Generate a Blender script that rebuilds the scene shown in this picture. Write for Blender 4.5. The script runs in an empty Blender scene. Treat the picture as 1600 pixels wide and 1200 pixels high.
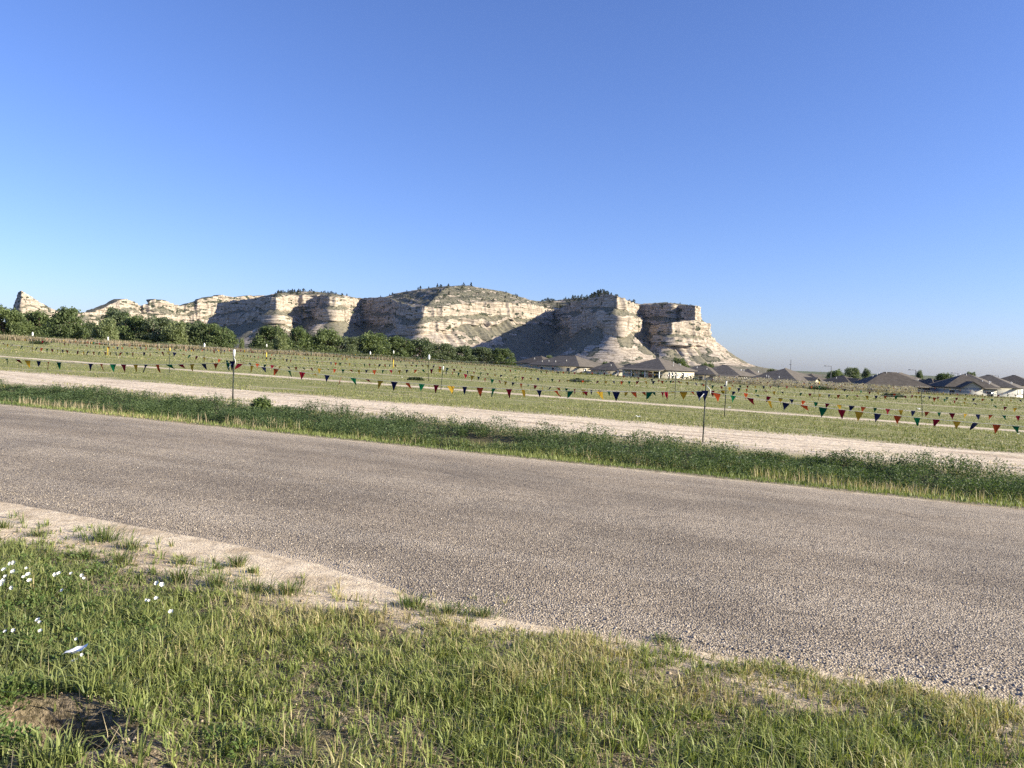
import bpy, math, random
import numpy as np
from mathutils import Vector, Matrix

rng = np.random.default_rng(7)
random.seed(7)
SC = bpy.context.scene
COL = SC.collection

# ------------------------------------------------------------------ camera, sky, sun, exposure
CAM_Z, F_PX = 1.6, 1200.0                     # eye height; focal length in pixels of a 1600 px wide picture
PITCH, ROLL = math.radians(1.91), math.radians(2.0)
SUN_AZ, SUN_EL = math.radians(104), math.radians(22)     # azimuth clockwise from the view direction (+Y)
cam = bpy.data.cameras.new('camera')
cam.sensor_width, cam.lens = 36.0, 36.0 * F_PX / 1600.0
cam.clip_start, cam.clip_end = 0.1, 60000
cam_o = bpy.data.objects.new('camera', cam)
COL.objects.link(cam_o)
cam_o.matrix_world = Matrix.Translation((0, 0, CAM_Z)) @ Matrix.Rotation(math.pi / 2 - PITCH, 4, 'X') @ Matrix.Rotation(ROLL, 4, 'Z')
SC.camera = cam_o

world = bpy.data.worlds.new('World')
SC.world = world
world.use_nodes = True
wn = world.node_tree
sky = wn.nodes.new('ShaderNodeTexSky')
sky.sky_type = 'NISHITA'
sky.sun_disc = False
sky.sun_elevation, sky.sun_rotation = SUN_EL, SUN_AZ
sky.altitude, sky.air_density, sky.dust_density, sky.ozone_density = 0, 1.0, 0.5, 4.0
wb = wn.nodes.new('ShaderNodeMix')            # the phone's white balance on the whole sky
wb.data_type, wb.blend_type = 'RGBA', 'MULTIPLY'
wb.inputs[0].default_value = 1.0
wb.inputs[7].default_value = (0.755, 0.785, 1.100, 1)
wn.links.new(sky.outputs[0], wb.inputs[6])
wn.links.new(wb.outputs[2], wn.nodes['Background'].inputs[0])
wn.nodes['Background'].inputs[1].default_value = 0.086

sun = bpy.data.lights.new('sun', 'SUN')
sun.energy, sun.angle, sun.color = 5.0, math.radians(0.53), (1.0, 0.90, 0.69)
sun_o = bpy.data.objects.new('sun', sun)
COL.objects.link(sun_o)
SUN_DIR = Vector((math.sin(SUN_AZ) * math.cos(SUN_EL), math.cos(SUN_AZ) * math.cos(SUN_EL), math.sin(SUN_EL)))
sun_o.rotation_euler = (-SUN_DIR).to_track_quat('-Z', 'Y').to_euler()
sun_o.location = (50, -10, 40)

vs = SC.view_settings
vs.view_transform, vs.look, vs.gamma, vs.exposure = 'Standard', 'None', 1.0, 1.17
vs.use_curve_mapping = False
SC.cycles.max_bounces = 6
SC.cycles.use_denoising = False
SC.cycles.sample_clamp_indirect = 3.0

# ------------------------------------------------------------------ geometry helpers
K = 0.022                                     # the land falls gently from left to right
TD = np.array([0.942, -0.335]); ND = np.array([0.335, 0.942])   # along the road, across the road


def ray(px, py):
    a, b = (px - 800) / F_PX, (600 - py) / F_PX
    c, s = math.cos(ROLL), math.sin(ROLL)
    lx, ly = c * a - s * b, s * a + c * b
    t = math.pi / 2 - PITCH
    return lx, ly * math.cos(t) + math.sin(t), ly * math.sin(t) - math.cos(t)


def at(px, py, Y):
    dx, dy, dz = ray(px, py)
    return np.array([dx / dy * Y, Y, CAM_Z + dz / dy * Y])


def onground(px, py, h=0.0):
    dx, dy, dz = ray(px, py)
    t = (CAM_Z - h) / (-dz - K * dx)
    return dx * t, dy * t


def sstep(a, b, x):
    u = np.clip((np.asarray(x, float) - a) / (b - a), 0, 1)
    return u * u * (3 - 2 * u)


def _h(i, j, k, s):
    n = (i * 374761393 + j * 668265263 + k * 2147483647 + s * 974634777) & 0xFFFFFFFF
    n = ((n ^ (n >> 13)) * 1274126177) & 0xFFFFFFFF
    n = ((n ^ (n >> 16)) * 2246822519) & 0xFFFFFFFF
    return ((n ^ (n >> 15)) & 0xFFFFFF) / float(0xFFFFFF) * 2 - 1


def vn(x, y=0.0, z=0.0, s=0):
    x, y, z = np.broadcast_arrays(np.asarray(x, float), np.asarray(y, float), np.asarray(z, float))
    i, j, k = np.floor(x).astype(np.int64), np.floor(y).astype(np.int64), np.floor(z).astype(np.int64)
    u, v, w = x - i, y - j, z - k
    u, v, w = u * u * (3 - 2 * u), v * v * (3 - 2 * v), w * w * (3 - 2 * w)
    r = 0
    for a in (0, 1):
        for b in (0, 1):
            for c in (0, 1):
                r = r + _h(i + a, j + b, k + c, s) * (u if a else 1 - u) * (v if b else 1 - v) * (w if c else 1 - w)
    return r


def fbm(x, y=0.0, z=0.0, s=0, o=4):
    r, a = 0, 1.0
    for q in range(o):
        f = 2.03 ** q
        r = r + a * vn(np.asarray(x) * f, np.asarray(y) * f, np.asarray(z) * f, s + q)
        a *= 0.5
    return r / 1.6


def G(x, y):
    """height of the land"""
    x, y = np.asarray(x, float), np.asarray(y, float)
    n = ND[0] * x + ND[1] * y
    r = np.hypot(x, y)
    z = -K * 160 * np.tanh(x / 160) * (1 - sstep(400, 1500, r))
    z = z - 0.24 * sstep(11.9, 13.2, n) * (1 - sstep(14.6, 16.6, n))
    z = z - 2.6 * sstep(135, 200, y) - 1.7 * sstep(97, 132, y) * sstep(0, 22, x)
    z = z - 9 * sstep(250, 1600, y) - 14 * sstep(260, 1500, y) * sstep(-100, 500, x)
    for c in (18.4, 20.1):
        z = z - 0.045 * np.exp(-((n - c - 0.15 * vn(x * .2, y * .2, s=6)) / 0.22) ** 2)
    near = 1 - sstep(5.2, 6.4, n)
    vg = 1 - sstep(3.9, 4.5, n)
    z = z + near * vg * (0.025 * fbm(x * 1.7, y * 1.7, s=3) + 0.012 * fbm(x * 7, y * 7, s=5)) + vg * 0.03
    z = z + 0.012 * fbm(x * 0.8, y * 0.8, s=9) * sstep(17, 20, n) * (1 - sstep(60, 120, n))
    hx, hy = HOLE
    d1 = np.hypot((x - hx) * 1.0 + (y - hy) * 0.55, (y - hy) * 1.5)
    z = z - 0.30 * (1 - sstep(0.10, 0.30, d1)) + 0.06 * sstep(0.20, 0.32, d1) * (1 - sstep(0.34, 0.6, d1))
    return z


HOLE = onground(85, 1160)


def npmesh(name, V, faces, mat=None, parent=None, smooth=False, col=None, attr=None):
    me = bpy.data.meshes.new(name)
    V = np.asarray(V, np.float32)
    me.vertices.add(len(V)); me.vertices.foreach_set('co', V.ravel())
    if not isinstance(faces, (list, tuple)): faces = [faces]
    faces = [np.asarray(f, np.int32) for f in faces if len(f)]
    loops = np.concatenate([f.ravel() for f in faces])
    sizes = np.concatenate([np.full(len(f), f.shape[1], np.int32) for f in faces])
    starts = np.concatenate([[0], np.cumsum(sizes)[:-1]]).astype(np.int32)
    me.loops.add(len(loops)); me.loops.foreach_set('vertex_index', loops)
    me.polygons.add(len(sizes)); me.polygons.foreach_set('loop_start', starts); me.polygons.foreach_set('loop_total', sizes)
    if smooth: me.polygons.foreach_set('use_smooth', np.ones(len(sizes), bool))
    if col is not None:
        a = me.color_attributes.new('col', 'FLOAT_COLOR', 'POINT')
        c4 = np.ones((len(V), 4), np.float32); c4[:, :3] = col
        a.data.foreach_set('color', c4.ravel())
    if attr:
        for k, v in attr.items():
            a = me.attributes.new(k, 'FLOAT', 'POINT'); a.data.foreach_set('value', np.asarray(v, np.float32))
    me.update(calc_edges=True); me.validate()
    if mat is not None: me.materials.append(mat)
    o = bpy.data.objects.new(name, me)
    COL.objects.link(o)
    if parent is not None: o.parent = parent
    return o


def link_mesh(name, me, parent, loc=(0, 0, 0), rot=(0, 0, 0), scale=(1, 1, 1)):
    o = bpy.data.objects.new(name, me); COL.objects.link(o)
    o.parent = parent; o.location = loc; o.rotation_euler = rot; o.scale = scale
    return o


def tag(o, label, cat, group=None):
    o['label'] = label; o['category'] = cat
    if group: o['group'] = group
    return o


def struct(o): o['kind'] = 'structure'; return o
def stuff(o, label=None, cat=None):
    o['kind'] = 'stuff'
    if label: o['label'] = label
    if cat: o['category'] = cat
    return o


def thing(name, label, cat, loc=(0, 0, 0), rz=0.0, group=None):
    o = bpy.data.objects.new(name, None); COL.objects.link(o)
    o.empty_display_size = 0.2
    o.location = [float(v) for v in loc]; o.rotation_euler = (0, 0, rz)
    return tag(o, label, cat, group)


class MB:
    """collects simple solids into one mesh"""
    def __init__(s): s.v, s.q, s.t = [], [], []
    def box(s, a, b):
        n = len(s.v); (x0, y0, z0), (x1, y1, z1) = a, b
        s.v += [(x0, y0, z0), (x1, y0, z0), (x1, y1, z0), (x0, y1, z0), (x0, y0, z1), (x1, y0, z1), (x1, y1, z1), (x0, y1, z1)]
        s.q += [tuple(n + i for i in f) for f in ((3, 2, 1, 0), (4, 5, 6, 7), (0, 1, 5, 4), (1, 2, 6, 5), (2, 3, 7, 6), (3, 0, 4, 7))]
        return s
    def poly(s, pts):
        n = len(s.v); s.v += [tuple(p) for p in pts]
        (s.q if len(pts) == 4 else s.t).append(tuple(range(n, n + len(pts))))
        return s
    def tube(s, pts, rad, k=6):
        pts = [np.array(p, float) for p in pts]
        rad = [rad] * len(pts) if not hasattr(rad, '__len__') else rad
        n0 = len(s.v)
        for i, p in enumerate(pts):
            d = pts[min(i + 1, len(pts) - 1)] - pts[max(i - 1, 0)]; d /= np.linalg.norm(d) + 1e-9
            a = np.cross(d, (0.13, 0.31, 1) if abs(d[2]) < 0.9 else (1, 0.2, 0)); a /= np.linalg.norm(a); b = np.cross(d, a)
            for q in range(k):
                w = 2 * math.pi * q / k
                s.v.append(tuple(p + rad[i] * (math.cos(w) * a + math.sin(w) * b)))
        for i in range(len(pts) - 1):
            for q in range(k):
                A = n0 + i * k + q; B = n0 + i * k + (q + 1) % k
                s.q.append((A, B, B + k, A + k))
        c0 = len(s.v); s.v.append(tuple(pts[0])); s.v.append(tuple(pts[-1]))
        for q in range(k):
            s.t.append((c0, n0 + (q + 1) % k, n0 + q)); e = n0 + (len(pts) - 1) * k
            s.t.append((c0 + 1, e + q, e + (q + 1) % k))
        return s
    def build(s, name, mat, parent=None, smooth=False):
        return npmesh(name, s.v, [f for f in (np.array(s.q, np.int32).reshape(-1, 4), np.array(s.t, np.int32).reshape(-1, 3)) if len(f)], mat, parent, smooth)


# ------------------------------------------------------------------ material helpers
class NT:
    def __init__(s, name):
        s.m = bpy.data.materials.new(name); s.m.use_nodes = True
        s.t = s.m.node_tree; s.b = s.t.nodes['Principled BSDF']; s.out = s.t.nodes['Material Output']
        s.b.inputs['Roughness'].default_value = 0.9
        s.b.inputs['Specular IOR Level'].default_value = 0.25
        s._pos = None
    def n(s, typ, **k):
        x = s.t.nodes.new(typ)
        for a, v in k.items(): setattr(x, a, v)
        return x
    def put(s, sock, v):
        if isinstance(v, bpy.types.NodeSocket): s.t.links.new(v, sock)
        elif isinstance(v, (tuple, list)) and sock.type == 'RGBA': sock.default_value = (*v[:3], 1)
        else: sock.default_value = v
    def pos(s):
        if s._pos is None: s._pos = s.n('ShaderNodeNewGeometry')
        return s._pos.outputs['Position']
    def m2(s, op, a, b=0.0, c=0.0, clamp=False):
        x = s.n('ShaderNodeMath', operation=op, use_clamp=clamp)
        s.put(x.inputs[0], a); s.put(x.inputs[1], b); s.put(x.inputs[2], c)
        return x.outputs[0]
    def dot(s, v, c):
        x = s.n('ShaderNodeVectorMath', operation='DOT_PRODUCT'); s.put(x.inputs[0], v); x.inputs[1].default_value = c
        return x.outputs['Value']
    def scale(s, v, c):
        x = s.n('ShaderNodeVectorMath', operation='MULTIPLY'); s.put(x.inputs[0], v); x.inputs[1].default_value = c
        return x.outputs[0]
    def xyz(s, a, b, c=0.0):
        x = s.n('ShaderNodeCombineXYZ'); s.put(x.inputs[0], a); s.put(x.inputs[1], b); s.put(x.inputs[2], c)
        return x.outputs[0]
    def noise(s, v, scale, detail=3, rough=0.55, col=False):
        x = s.n('ShaderNodeTexNoise'); s.put(x.inputs['Vector'], v)
        x.inputs['Scale'].default_value = scale; x.inputs['Detail'].default_value = detail; x.inputs['Roughness'].default_value = rough
        return x.outputs['Color' if col else 'Fac']
    def voro(s, v, scale, out='Color', feat='F1'):
        x = s.n('ShaderNodeTexVoronoi', feature=feat); s.put(x.inputs['Vector'], v); x.inputs['Scale'].default_value = scale
        return x.outputs[out]
    def ss(s, v, a, b, lo=0.0, hi=1.0):
        x = s.n('ShaderNodeMapRange', interpolation_type='SMOOTHSTEP'); s.put(x.inputs[0], v)
        for i, q in enumerate((a, b, lo, hi)): s.put(x.inputs[i + 1], q)
        return x.outputs[0]
    def mix(s, f, a, b, mode='MIX'):
        x = s.n('ShaderNodeMix', data_type='RGBA', blend_type=mode)
        s.put(x.inputs[0], f); s.put(x.inputs[6], a); s.put(x.inputs[7], b)
        return x.outputs[2]
    def attr(s, name, out='Fac'):
        x = s.n('ShaderNodeAttribute', attribute_name=name); return x.outputs[out]
    def bump(s, h, dist, strength=1.0, normal=None):
        x = s.n('ShaderNodeBump'); s.put(x.inputs['Height'], h); x.inputs['Distance'].default_value = dist; x.inputs['Strength'].default_value = strength
        if normal is not None: s.put(x.inputs['Normal'], normal)
        s.put(s.b.inputs['Normal'], x.outputs[0]); return x.outputs[0]
    def base(s, c): s.put(s.b.inputs['Base Color'], c); return s


def plain(name, c, rough=0.8, var=0.15, scale=3.0, spec=0.25, metal=0.0):
    """a plain procedural material with a little uneven tone"""
    t = NT(name)
    co = t.n('ShaderNodeTexCoord').outputs['Object']
    f = t.noise(co, scale, 4)
    lo = tuple(v * (1 - var) for v in c); hi = tuple(min(1, v * (1 + var)) for v in c)
    t.base(t.mix(t.ss(f, 0.3, 0.7), lo, hi))
    t.b.inputs['Roughness'].default_value = rough; t.b.inputs['Specular IOR Level'].default_value = spec; t.b.inputs['Metallic'].default_value = metal
    return t.m


def leafy(name, trans=0.35, rough=0.55):
    """leaves and blades: colour from the vertices, some light through the leaf"""
    t = NT(name)
    c = t.attr('col', 'Color')
    t.base(c); t.b.inputs['Roughness'].default_value = rough; t.b.inputs['Specular IOR Level'].default_value = 0.3
    tr = t.n('ShaderNodeBsdfTranslucent'); t.put(tr.inputs[0], t.mix(1.0, c, (1.15, 1.2, 0.55), 'MULTIPLY'))
    mx = t.n('ShaderNodeMixShader'); mx.inputs[0].default_value = trans
    t.t.links.new(t.b.outputs[0], mx.inputs[1]); t.t.links.new(tr.outputs[0], mx.inputs[2]); t.t.links.new(mx.outputs[0], t.out.inputs[0])
    return t.m


def m_ground():
    t = NT('ground'); p = t.pos()
    n = t.dot(p, (ND[0], ND[1], 0)); a = t.dot(p, (TD[0], TD[1], 0))
    big = t.noise(p, 0.12, 3); mid = t.noise(p, 0.9, 4); fine = t.noise(p, 9, 5, 0.65); grit = t.noise(p, 70, 3, 0.7)
    streak = t.noise(t.xyz(t.m2('MULTIPLY', a, 0.12), t.m2('MULTIPLY', n, 0.9)), 1.6, 4)
    soil = t.mix(fine, (0.33, 0.265, 0.185), (0.54, 0.45, 0.335))
    soil = t.mix(t.ss(grit, 0.35, 0.75), soil, t.mix(0.5, soil, (0.62, 0.54, 0.42)))
    # field turf
    turf = t.mix(t.ss(mid, 0.3, 0.7), (0.160, 0.180, 0.062), (0.255, 0.258, 0.105))
    turf = t.mix(t.ss(big, 0.35, 0.7), turf, (0.195, 0.205, 0.068))
    turf = t.mix(t.ss(fine, 0.45, 0.75), turf, (0.29, 0.25, 0.125))
    bare = t.m2('MULTIPLY', t.ss(streak, 0.50, 0.68), t.ss(mid, 0.25, 0.6))
    field = t.mix(t.m2('MULTIPLY', bare, 0.7), turf, soil)
    # narrow bare lanes across the field
    for c, w in ((46.5, 0.9), (60.0, 1.0), (77.0, 1.0), (96.0, 1.2)):
        d = t.m2('ABSOLUTE', t.m2('SUBTRACT', t.m2('ADD', n, t.m2('MULTIPLY', t.m2('SUBTRACT', big, 0.5), 6.0)), c))
        field = t.mix(t.m2('MULTIPLY', t.ss(d, w * 0.3, w, 1, 0), t.ss(mid, 0.2, 0.55)), field, soil)
    # worn edges beside the two dirt tracks
    nn = t.m2('ADD', n, t.m2('MULTIPLY', t.m2('SUBTRACT', mid, 0.5), 3.2))
    edge = t.m2('MULTIPLY', t.ss(nn, 15.4, 17.3), t.ss(nn, 21.4, 22.6, 1, 0))
    edge = t.m2('MAXIMUM', edge, t.m2('MULTIPLY', t.m2('MULTIPLY', t.ss(nn, 31.2, 32.4), t.ss(nn, 33.0, 34.0, 1, 0)), 0.7))
    field = t.mix(edge, field, soil)
    far = t.ss(n, 150, 400)
    field = t.mix(far, field, t.mix(big, (0.085, 0.10, 0.04), (0.14, 0.14, 0.07)))
    # ditch
    ditch = t.mix(fine, (0.07, 0.065, 0.035), (0.15, 0.13, 0.075))
    col = t.mix(t.ss(n, 15.3, 16.6), ditch, field)
    # sandy shoulder and the trodden verge
    sand = t.mix(t.ss(fine, 0.3, 0.7), (0.56, 0.455, 0.325), (0.74, 0.625, 0.465))
    sand = t.mix(t.ss(t.noise(p, 2.6, 5, 0.65), 0.46, 0.62), sand, t.mix(1.0, sand, (0.72, 0.69, 0.65), 'MULTIPLY'))
    sand = t.mix(t.ss(t.noise(p, 28, 4, 0.7), 0.54, 0.66), sand, (0.38, 0.305, 0.215))
    sand = t.mix(t.ss(grit, 0.56, 0.72), sand, (0.30, 0.245, 0.18))
    col = t.mix(t.ss(n, 11.4, 12.1), sand, col)
    thatch = t.mix(t.ss(t.noise(p, 38, 5, 0.75), 0.38, 0.62), (0.085, 0.066, 0.043), (0.36, 0.285, 0.195))
    thatch = t.mix(t.m2('MULTIPLY', t.ss(t.noise(p, 3.0, 3), 0.62, 0.45), 0.45), thatch, (0.10, 0.095, 0.045))
    nv = t.m2('ADD', n, t.m2('MULTIPLY', t.m2('SUBTRACT', t.noise(p, 1.6, 4), 0.5), 1.0))
    col = t.mix(t.ss(nv, 3.75, 4.1), thatch, col)
    t.base(col)
    b1 = t.m2('ADD', t.m2('MULTIPLY', fine, 0.6), t.m2('MULTIPLY', grit, 0.4))
    t.bump(b1, 0.04, 0.8)
    t.b.inputs['Specular IOR Level'].default_value = 0.1
    return t.m


def m_road():
    t = NT('chip_seal'); p = t.pos()
    n = t.dot(p, (ND[0], ND[1], 0)); a = t.dot(p, (TD[0], TD[1], 0))
    chips = t.voro(p, 75.0, 'Color'); cd = t.voro(p, 75.0, 'Distance')
    sep = t.n('ShaderNodeSeparateColor'); t.put(sep.inputs[0], chips); g = sep.outputs[0]
    col = t.mix(t.ss(g, 0.0, 0.8), (0.185, 0.155, 0.120), (0.50, 0.425, 0.325))
    col = t.mix(t.ss(g, 0.90, 0.99), col, (0.62, 0.545, 0.44))
    col = t.mix(t.ss(cd, 0.45, 0.8), col, (0.13, 0.11, 0.092))
    sv = t.xyz(t.m2('MULTIPLY', a, 0.10), t.m2('MULTIPLY', n, 1.1))
    st = t.noise(sv, 1.5, 5, 0.6)
    col = t.mix(t.ss(st, 0.42, 0.58), t.mix(1.0, col, (0.85, 0.835, 0.82), 'MULTIPLY'), col)
    blot = t.noise(p, 0.55, 4)
    col = t.mix(t.ss(blot, 0.36, 0.64), t.mix(1.0, col, (0.84, 0.83, 0.82), 'MULTIPLY'), t.mix(1.0, col, (1.12, 1.10, 1.07), 'MULTIPLY'))
    # dusty far lane edge, dusty near edge
    wob = t.m2('MULTIPLY', t.m2('SUBTRACT', t.noise(p, 1.3, 4), 0.5), 1.0)
    nn = t.m2('ADD', n, wob)
    shl = t.ss(a, -3.4, -1.8, 1.0, 0.5)     # the sandy shoulder is on the left
    dn = t.m2('ADD', nn, t.ss(a, -3.4, -1.8, -0.42, 0.0))
    dust = t.m2('MAXIMUM', t.ss(nn, 10.4, 11.6, 0, 0.55), t.m2('MULTIPLY', t.ss(dn, 4.25, 4.85, 1.0, 0), shl))
    col = t.mix(dust, col, t.mix(t.ss(g, 0.2, 0.9), (0.38, 0.31, 0.225), (0.60, 0.50, 0.375)))
    # thin cracks running with the road
    cr = t.voro(t.xyz(t.m2('MULTIPLY', a, 0.16), t.m2('ADD', t.m2('MULTIPLY', n, 0.55), t.m2('MULTIPLY', st, 0.5))), 1.0, 'Distance', 'DISTANCE_TO_EDGE')
    crm = t.m2('MULTIPLY', t.ss(cr, 0.0, 0.012, 1, 0), t.ss(t.noise(p, 0.7, 3), 0.52, 0.62))
    wt = t.m2('MAXIMUM', t.ss(t.m2('ABSOLUTE', t.m2('SUBTRACT', nn, 6.6)), 0.25, 0.75, 1, 0), t.ss(t.m2('ABSOLUTE', t.m2('SUBTRACT', nn, 9.4)), 0.25, 0.8, 1, 0))   # polished wheel paths
    col = t.mix(t.m2('MULTIPLY', wt, 0.5), col, t.mix(1.0, col, (0.80, 0.79, 0.78), 'MULTIPLY'))
    col = t.mix(t.m2('MULTIPLY', crm, 0.4), col, (0.045, 0.038, 0.034))
    t.base(col)
    h = t.m2('ADD', t.m2('MULTIPLY', t.m2('SUBTRACT', 1.0, cd), 1.0), t.m2('MULTIPLY', g, 0.7))
    t.bump(h, 0.009, 1.0)
    t.b.inputs['Roughness'].default_value = 0.85
    return t.m


def m_dirt():
    t = NT('dry_dirt'); p = t.pos()
    n = t.dot(p, (ND[0], ND[1], 0)); a = t.dot(p, (TD[0], TD[1], 0))
    s1 = t.noise(t.xyz(t.m2('MULTIPLY', a, 0.14), t.m2('MULTIPLY', n, 1.7)), 2.2, 5, 0.62)
    f = t.noise(p, 7, 5, 0.65)
    col = t.mix(t.ss(f, 0.25, 0.75), (0.54, 0.445, 0.325), (0.74, 0.63, 0.49))
    col = t.mix(t.m2('MULTIPLY', t.ss(s1, 0.50, 0.62), 0.8), col, (0.36, 0.285, 0.20))
    col = t.mix(t.m2('MULTIPLY', t.ss(s1, 0.36, 0.46, 1, 0), 0.6), col, (0.30, 0.26, 0.15))
    t.base(col); t.bump(t.m2('ADD', f, s1), 0.05, 0.7); t.b.inputs['Specular IOR Level'].default_value = 0.1
    return t.m


def m_rock():
    t = NT('bluff_rock'); p = t.pos()
    veg = t.attr('veg')
    z = t.dot(p, (0, 0, 1))
    w = t.noise(p, 0.02, 3); zz = t.m2('ADD', z, t.m2('MULTIPLY', w, 9.0))
    band = t.noise(t.xyz(t.m2('MULTIPLY', t.dot(p, (1, 0, 0)), 0.02), t.m2('MULTIPLY', t.dot(p, (0, 1, 0)), 0.02), t.m2('MULTIPLY', zz, 0.9)), 0.55, 4, 0.7)
    blot = t.noise(t.scale(p, (1, 1, 2.6)), 0.10, 5, 0.65); sm = t.noise(p, 0.17, 5, 0.68)
    rock = t.mix(t.ss(band, 0.40, 0.58), (0.235, 0.195, 0.155), (0.50, 0.435, 0.36))
    rock = t.mix(t.ss(blot, 0.48, 0.66), rock, (0.26, 0.218, 0.17))
    crk_shade = t.noise(t.xyz(t.dot(p, (1, 0, 0)), t.dot(p, (0, 1, 0)), t.m2('MULTIPLY', z, 0.22)), 0.11, 5, 0.62)
    rock = t.mix(t.ss(crk_shade, 0.53, 0.64), rock, (0.20, 0.168, 0.130))  # dark upright crevices painted into the rock colour in place of relief shade
    rock = t.mix(t.ss(sm, 0.56, 0.66), rock, (0.15, 0.135, 0.105))
    green = t.mix(t.ss(blot, 0.35, 0.65), (0.120, 0.112, 0.083), (0.200, 0.183, 0.138))
    green = t.mix(t.ss(t.m2('ADD', sm, t.m2('MULTIPLY', t.m2('SUBTRACT', 0.95, veg), 0.55)), 0.59, 0.66), green, (0.040, 0.048, 0.030))
    f = t.ss(t.m2('ADD', veg, t.m2('MULTIPLY', t.m2('SUBTRACT', sm, 0.5), 1.1)), 0.42, 0.58)
    t.base(t.mix(f, rock, green))
    t.bump(t.m2('ADD', t.m2('MULTIPLY', blot, 0.7), t.m2('MULTIPLY', sm, 0.5)), 2.0, 0.5)
    t.b.inputs['Specular IOR Level'].default_value = 0.05
    return t.m


M = dict(ground=m_ground(), road=m_road(), dirt=m_dirt(), rock=m_rock(), leaf=leafy('foliage'), blade=leafy('grass_blade', 0.28, 0.5), dry=leafy('dry_stalk', 0.3, 0.8),
         bark=plain('bark', (0.10, 0.075, 0.055), 0.95, 0.3, 4), steel=plain('post_steel', (0.045, 0.055, 0.045), 0.6, 0.3, 20),
         white=plain('white_plastic', (0.80, 0.80, 0.76), 0.5, 0.05, 8), cord=plain('cord', (0.55, 0.53, 0.47), 0.9, 0.1, 8),
         yellow_tip=plain('yellow_paint', (0.75, 0.55, 0.07), 0.6, 0.1, 10), petal=plain('petal', (0.70, 0.70, 0.68), 0.7, 0.04, 30),
         pollen=plain('pollen', (0.72, 0.72, 0.55), 0.8, 0.1, 60), stem=plain('stem', (0.07, 0.11, 0.03), 0.7, 0.2, 30), paper=plain('paper', (0.85, 0.85, 0.84), 0.75, 0.04, 25),
         pebble=None)
tpeb = NT('loose_chips'); tpeb.base(tpeb.attr('col', 'Color')); tpeb.b.inputs['Roughness'].default_value = 0.85; M['pebble'] = tpeb.m

# ------------------------------------------------------------------ land, road, tracks
def seg(*parts): return np.unique(np.concatenate(parts))


nn_ = seg(np.linspace(-400, -20, 20), np.linspace(-20, 1.6, 30), np.linspace(1.6, 5.4, 75), np.linspace(5.4, 24, 95), 24 * (1.055 ** np.arange(0, 112)))
uu = np.linspace(-8.6, 8.6, 330); tt_ = 2.2 * np.sinh(uu)
TT, NN = np.meshgrid(tt_, nn_)
X = TT * TD[0] + NN * ND[0]; Y = TT * TD[1] + NN * ND[1]


def grid_faces(r, c):
    i = np.arange(r * c).reshape(r, c)
    return np.stack([i[:-1, :-1], i[:-1, 1:], i[1:, 1:], i[1:, :-1]], -1).reshape(-1, 4)


struct(npmesh('ground', np.stack([X, Y, G(X, Y)], -1).reshape(-1, 3), grid_faces(*X.shape), M['ground'], smooth=True))


def ribbon(name, lo, hi, mat, dz, t0=-260, t1=200, rows=9, step=0.35, crown=0.0, thick=0.05):
    """a strip along the road direction between the wavering lines lo(t) and hi(t)"""
    u = np.linspace(math.asinh(t0 / 8), math.asinh(t1 / 8), 620); t = 8 * np.sinh(u)
    a, b = lo(t), hi(t)
    f = np.linspace(0, 1, rows)[:, None]
    n = a[None] * (1 - f) + b[None] * f; T = np.broadcast_to(t[None], n.shape)
    x = T * TD[0] + n * ND[0]; y = T * TD[1] + n * ND[1]
    z = G(x, y) + dz + crown * (1 - (2 * f - 1) ** 2)
    z[0] -= thick; z[-1] -= thick
    return struct(npmesh(name, np.stack([x, y, z], -1).reshape(-1, 3), grid_faces(*x.shape), mat, smooth=True))


def road_lo(t):
    base = np.interp(t, [-300, -8, -6.6, -5.0, -4.2, -3.2, -2.3, -1.4, -0.5, 0.4, 1.4, 2.4, 8, 300], [5.0, 5.0, 4.98, 4.88, 4.84, 4.72, 4.38, 4.28, 4.30, 4.32, 4.40, 4.52, 4.6, 4.6])
    return base + 0.05 * fbm(t * 1.3, s=21) + 0.02 * fbm(t * 6, s=22)


ribbon('road', road_lo, lambda t: 11.72 + 0.06 * fbm(t * 0.8, s=23) + 0.03 * fbm(t * 4, s=24), M['road'], 0.012, rows=30, crown=0.05, thick=0.035)
ribbon('dirt_track', lambda t: 16.8 + 0.3 * fbm(t * 0.3, s=25) + 0.15 * fbm(t * 1.5, s=26), lambda t: 21.6 + 0.45 * fbm(t * 0.25, s=27) + 0.25 * fbm(t * 1.3, s=28), M['dirt'], 0.006, rows=24, thick=0.02)
ribbon('footpath', lambda t: 32.2 + 0.25 * fbm(t * 0.3, s=29) + 0.2 * fbm(t * 1.2, s=30), lambda t: 33.35 + 0.3 * fbm(t * 0.3, s=31) + 0.25 * fbm(t * 1.1, s=32), M['dirt'], 0.006, rows=8, thick=0.02)

# ------------------------------------------------------------------ the bluffs
ROCKF = []


BS = 0.85                                     # slope of the grassy ledge between the two cliffs


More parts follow.
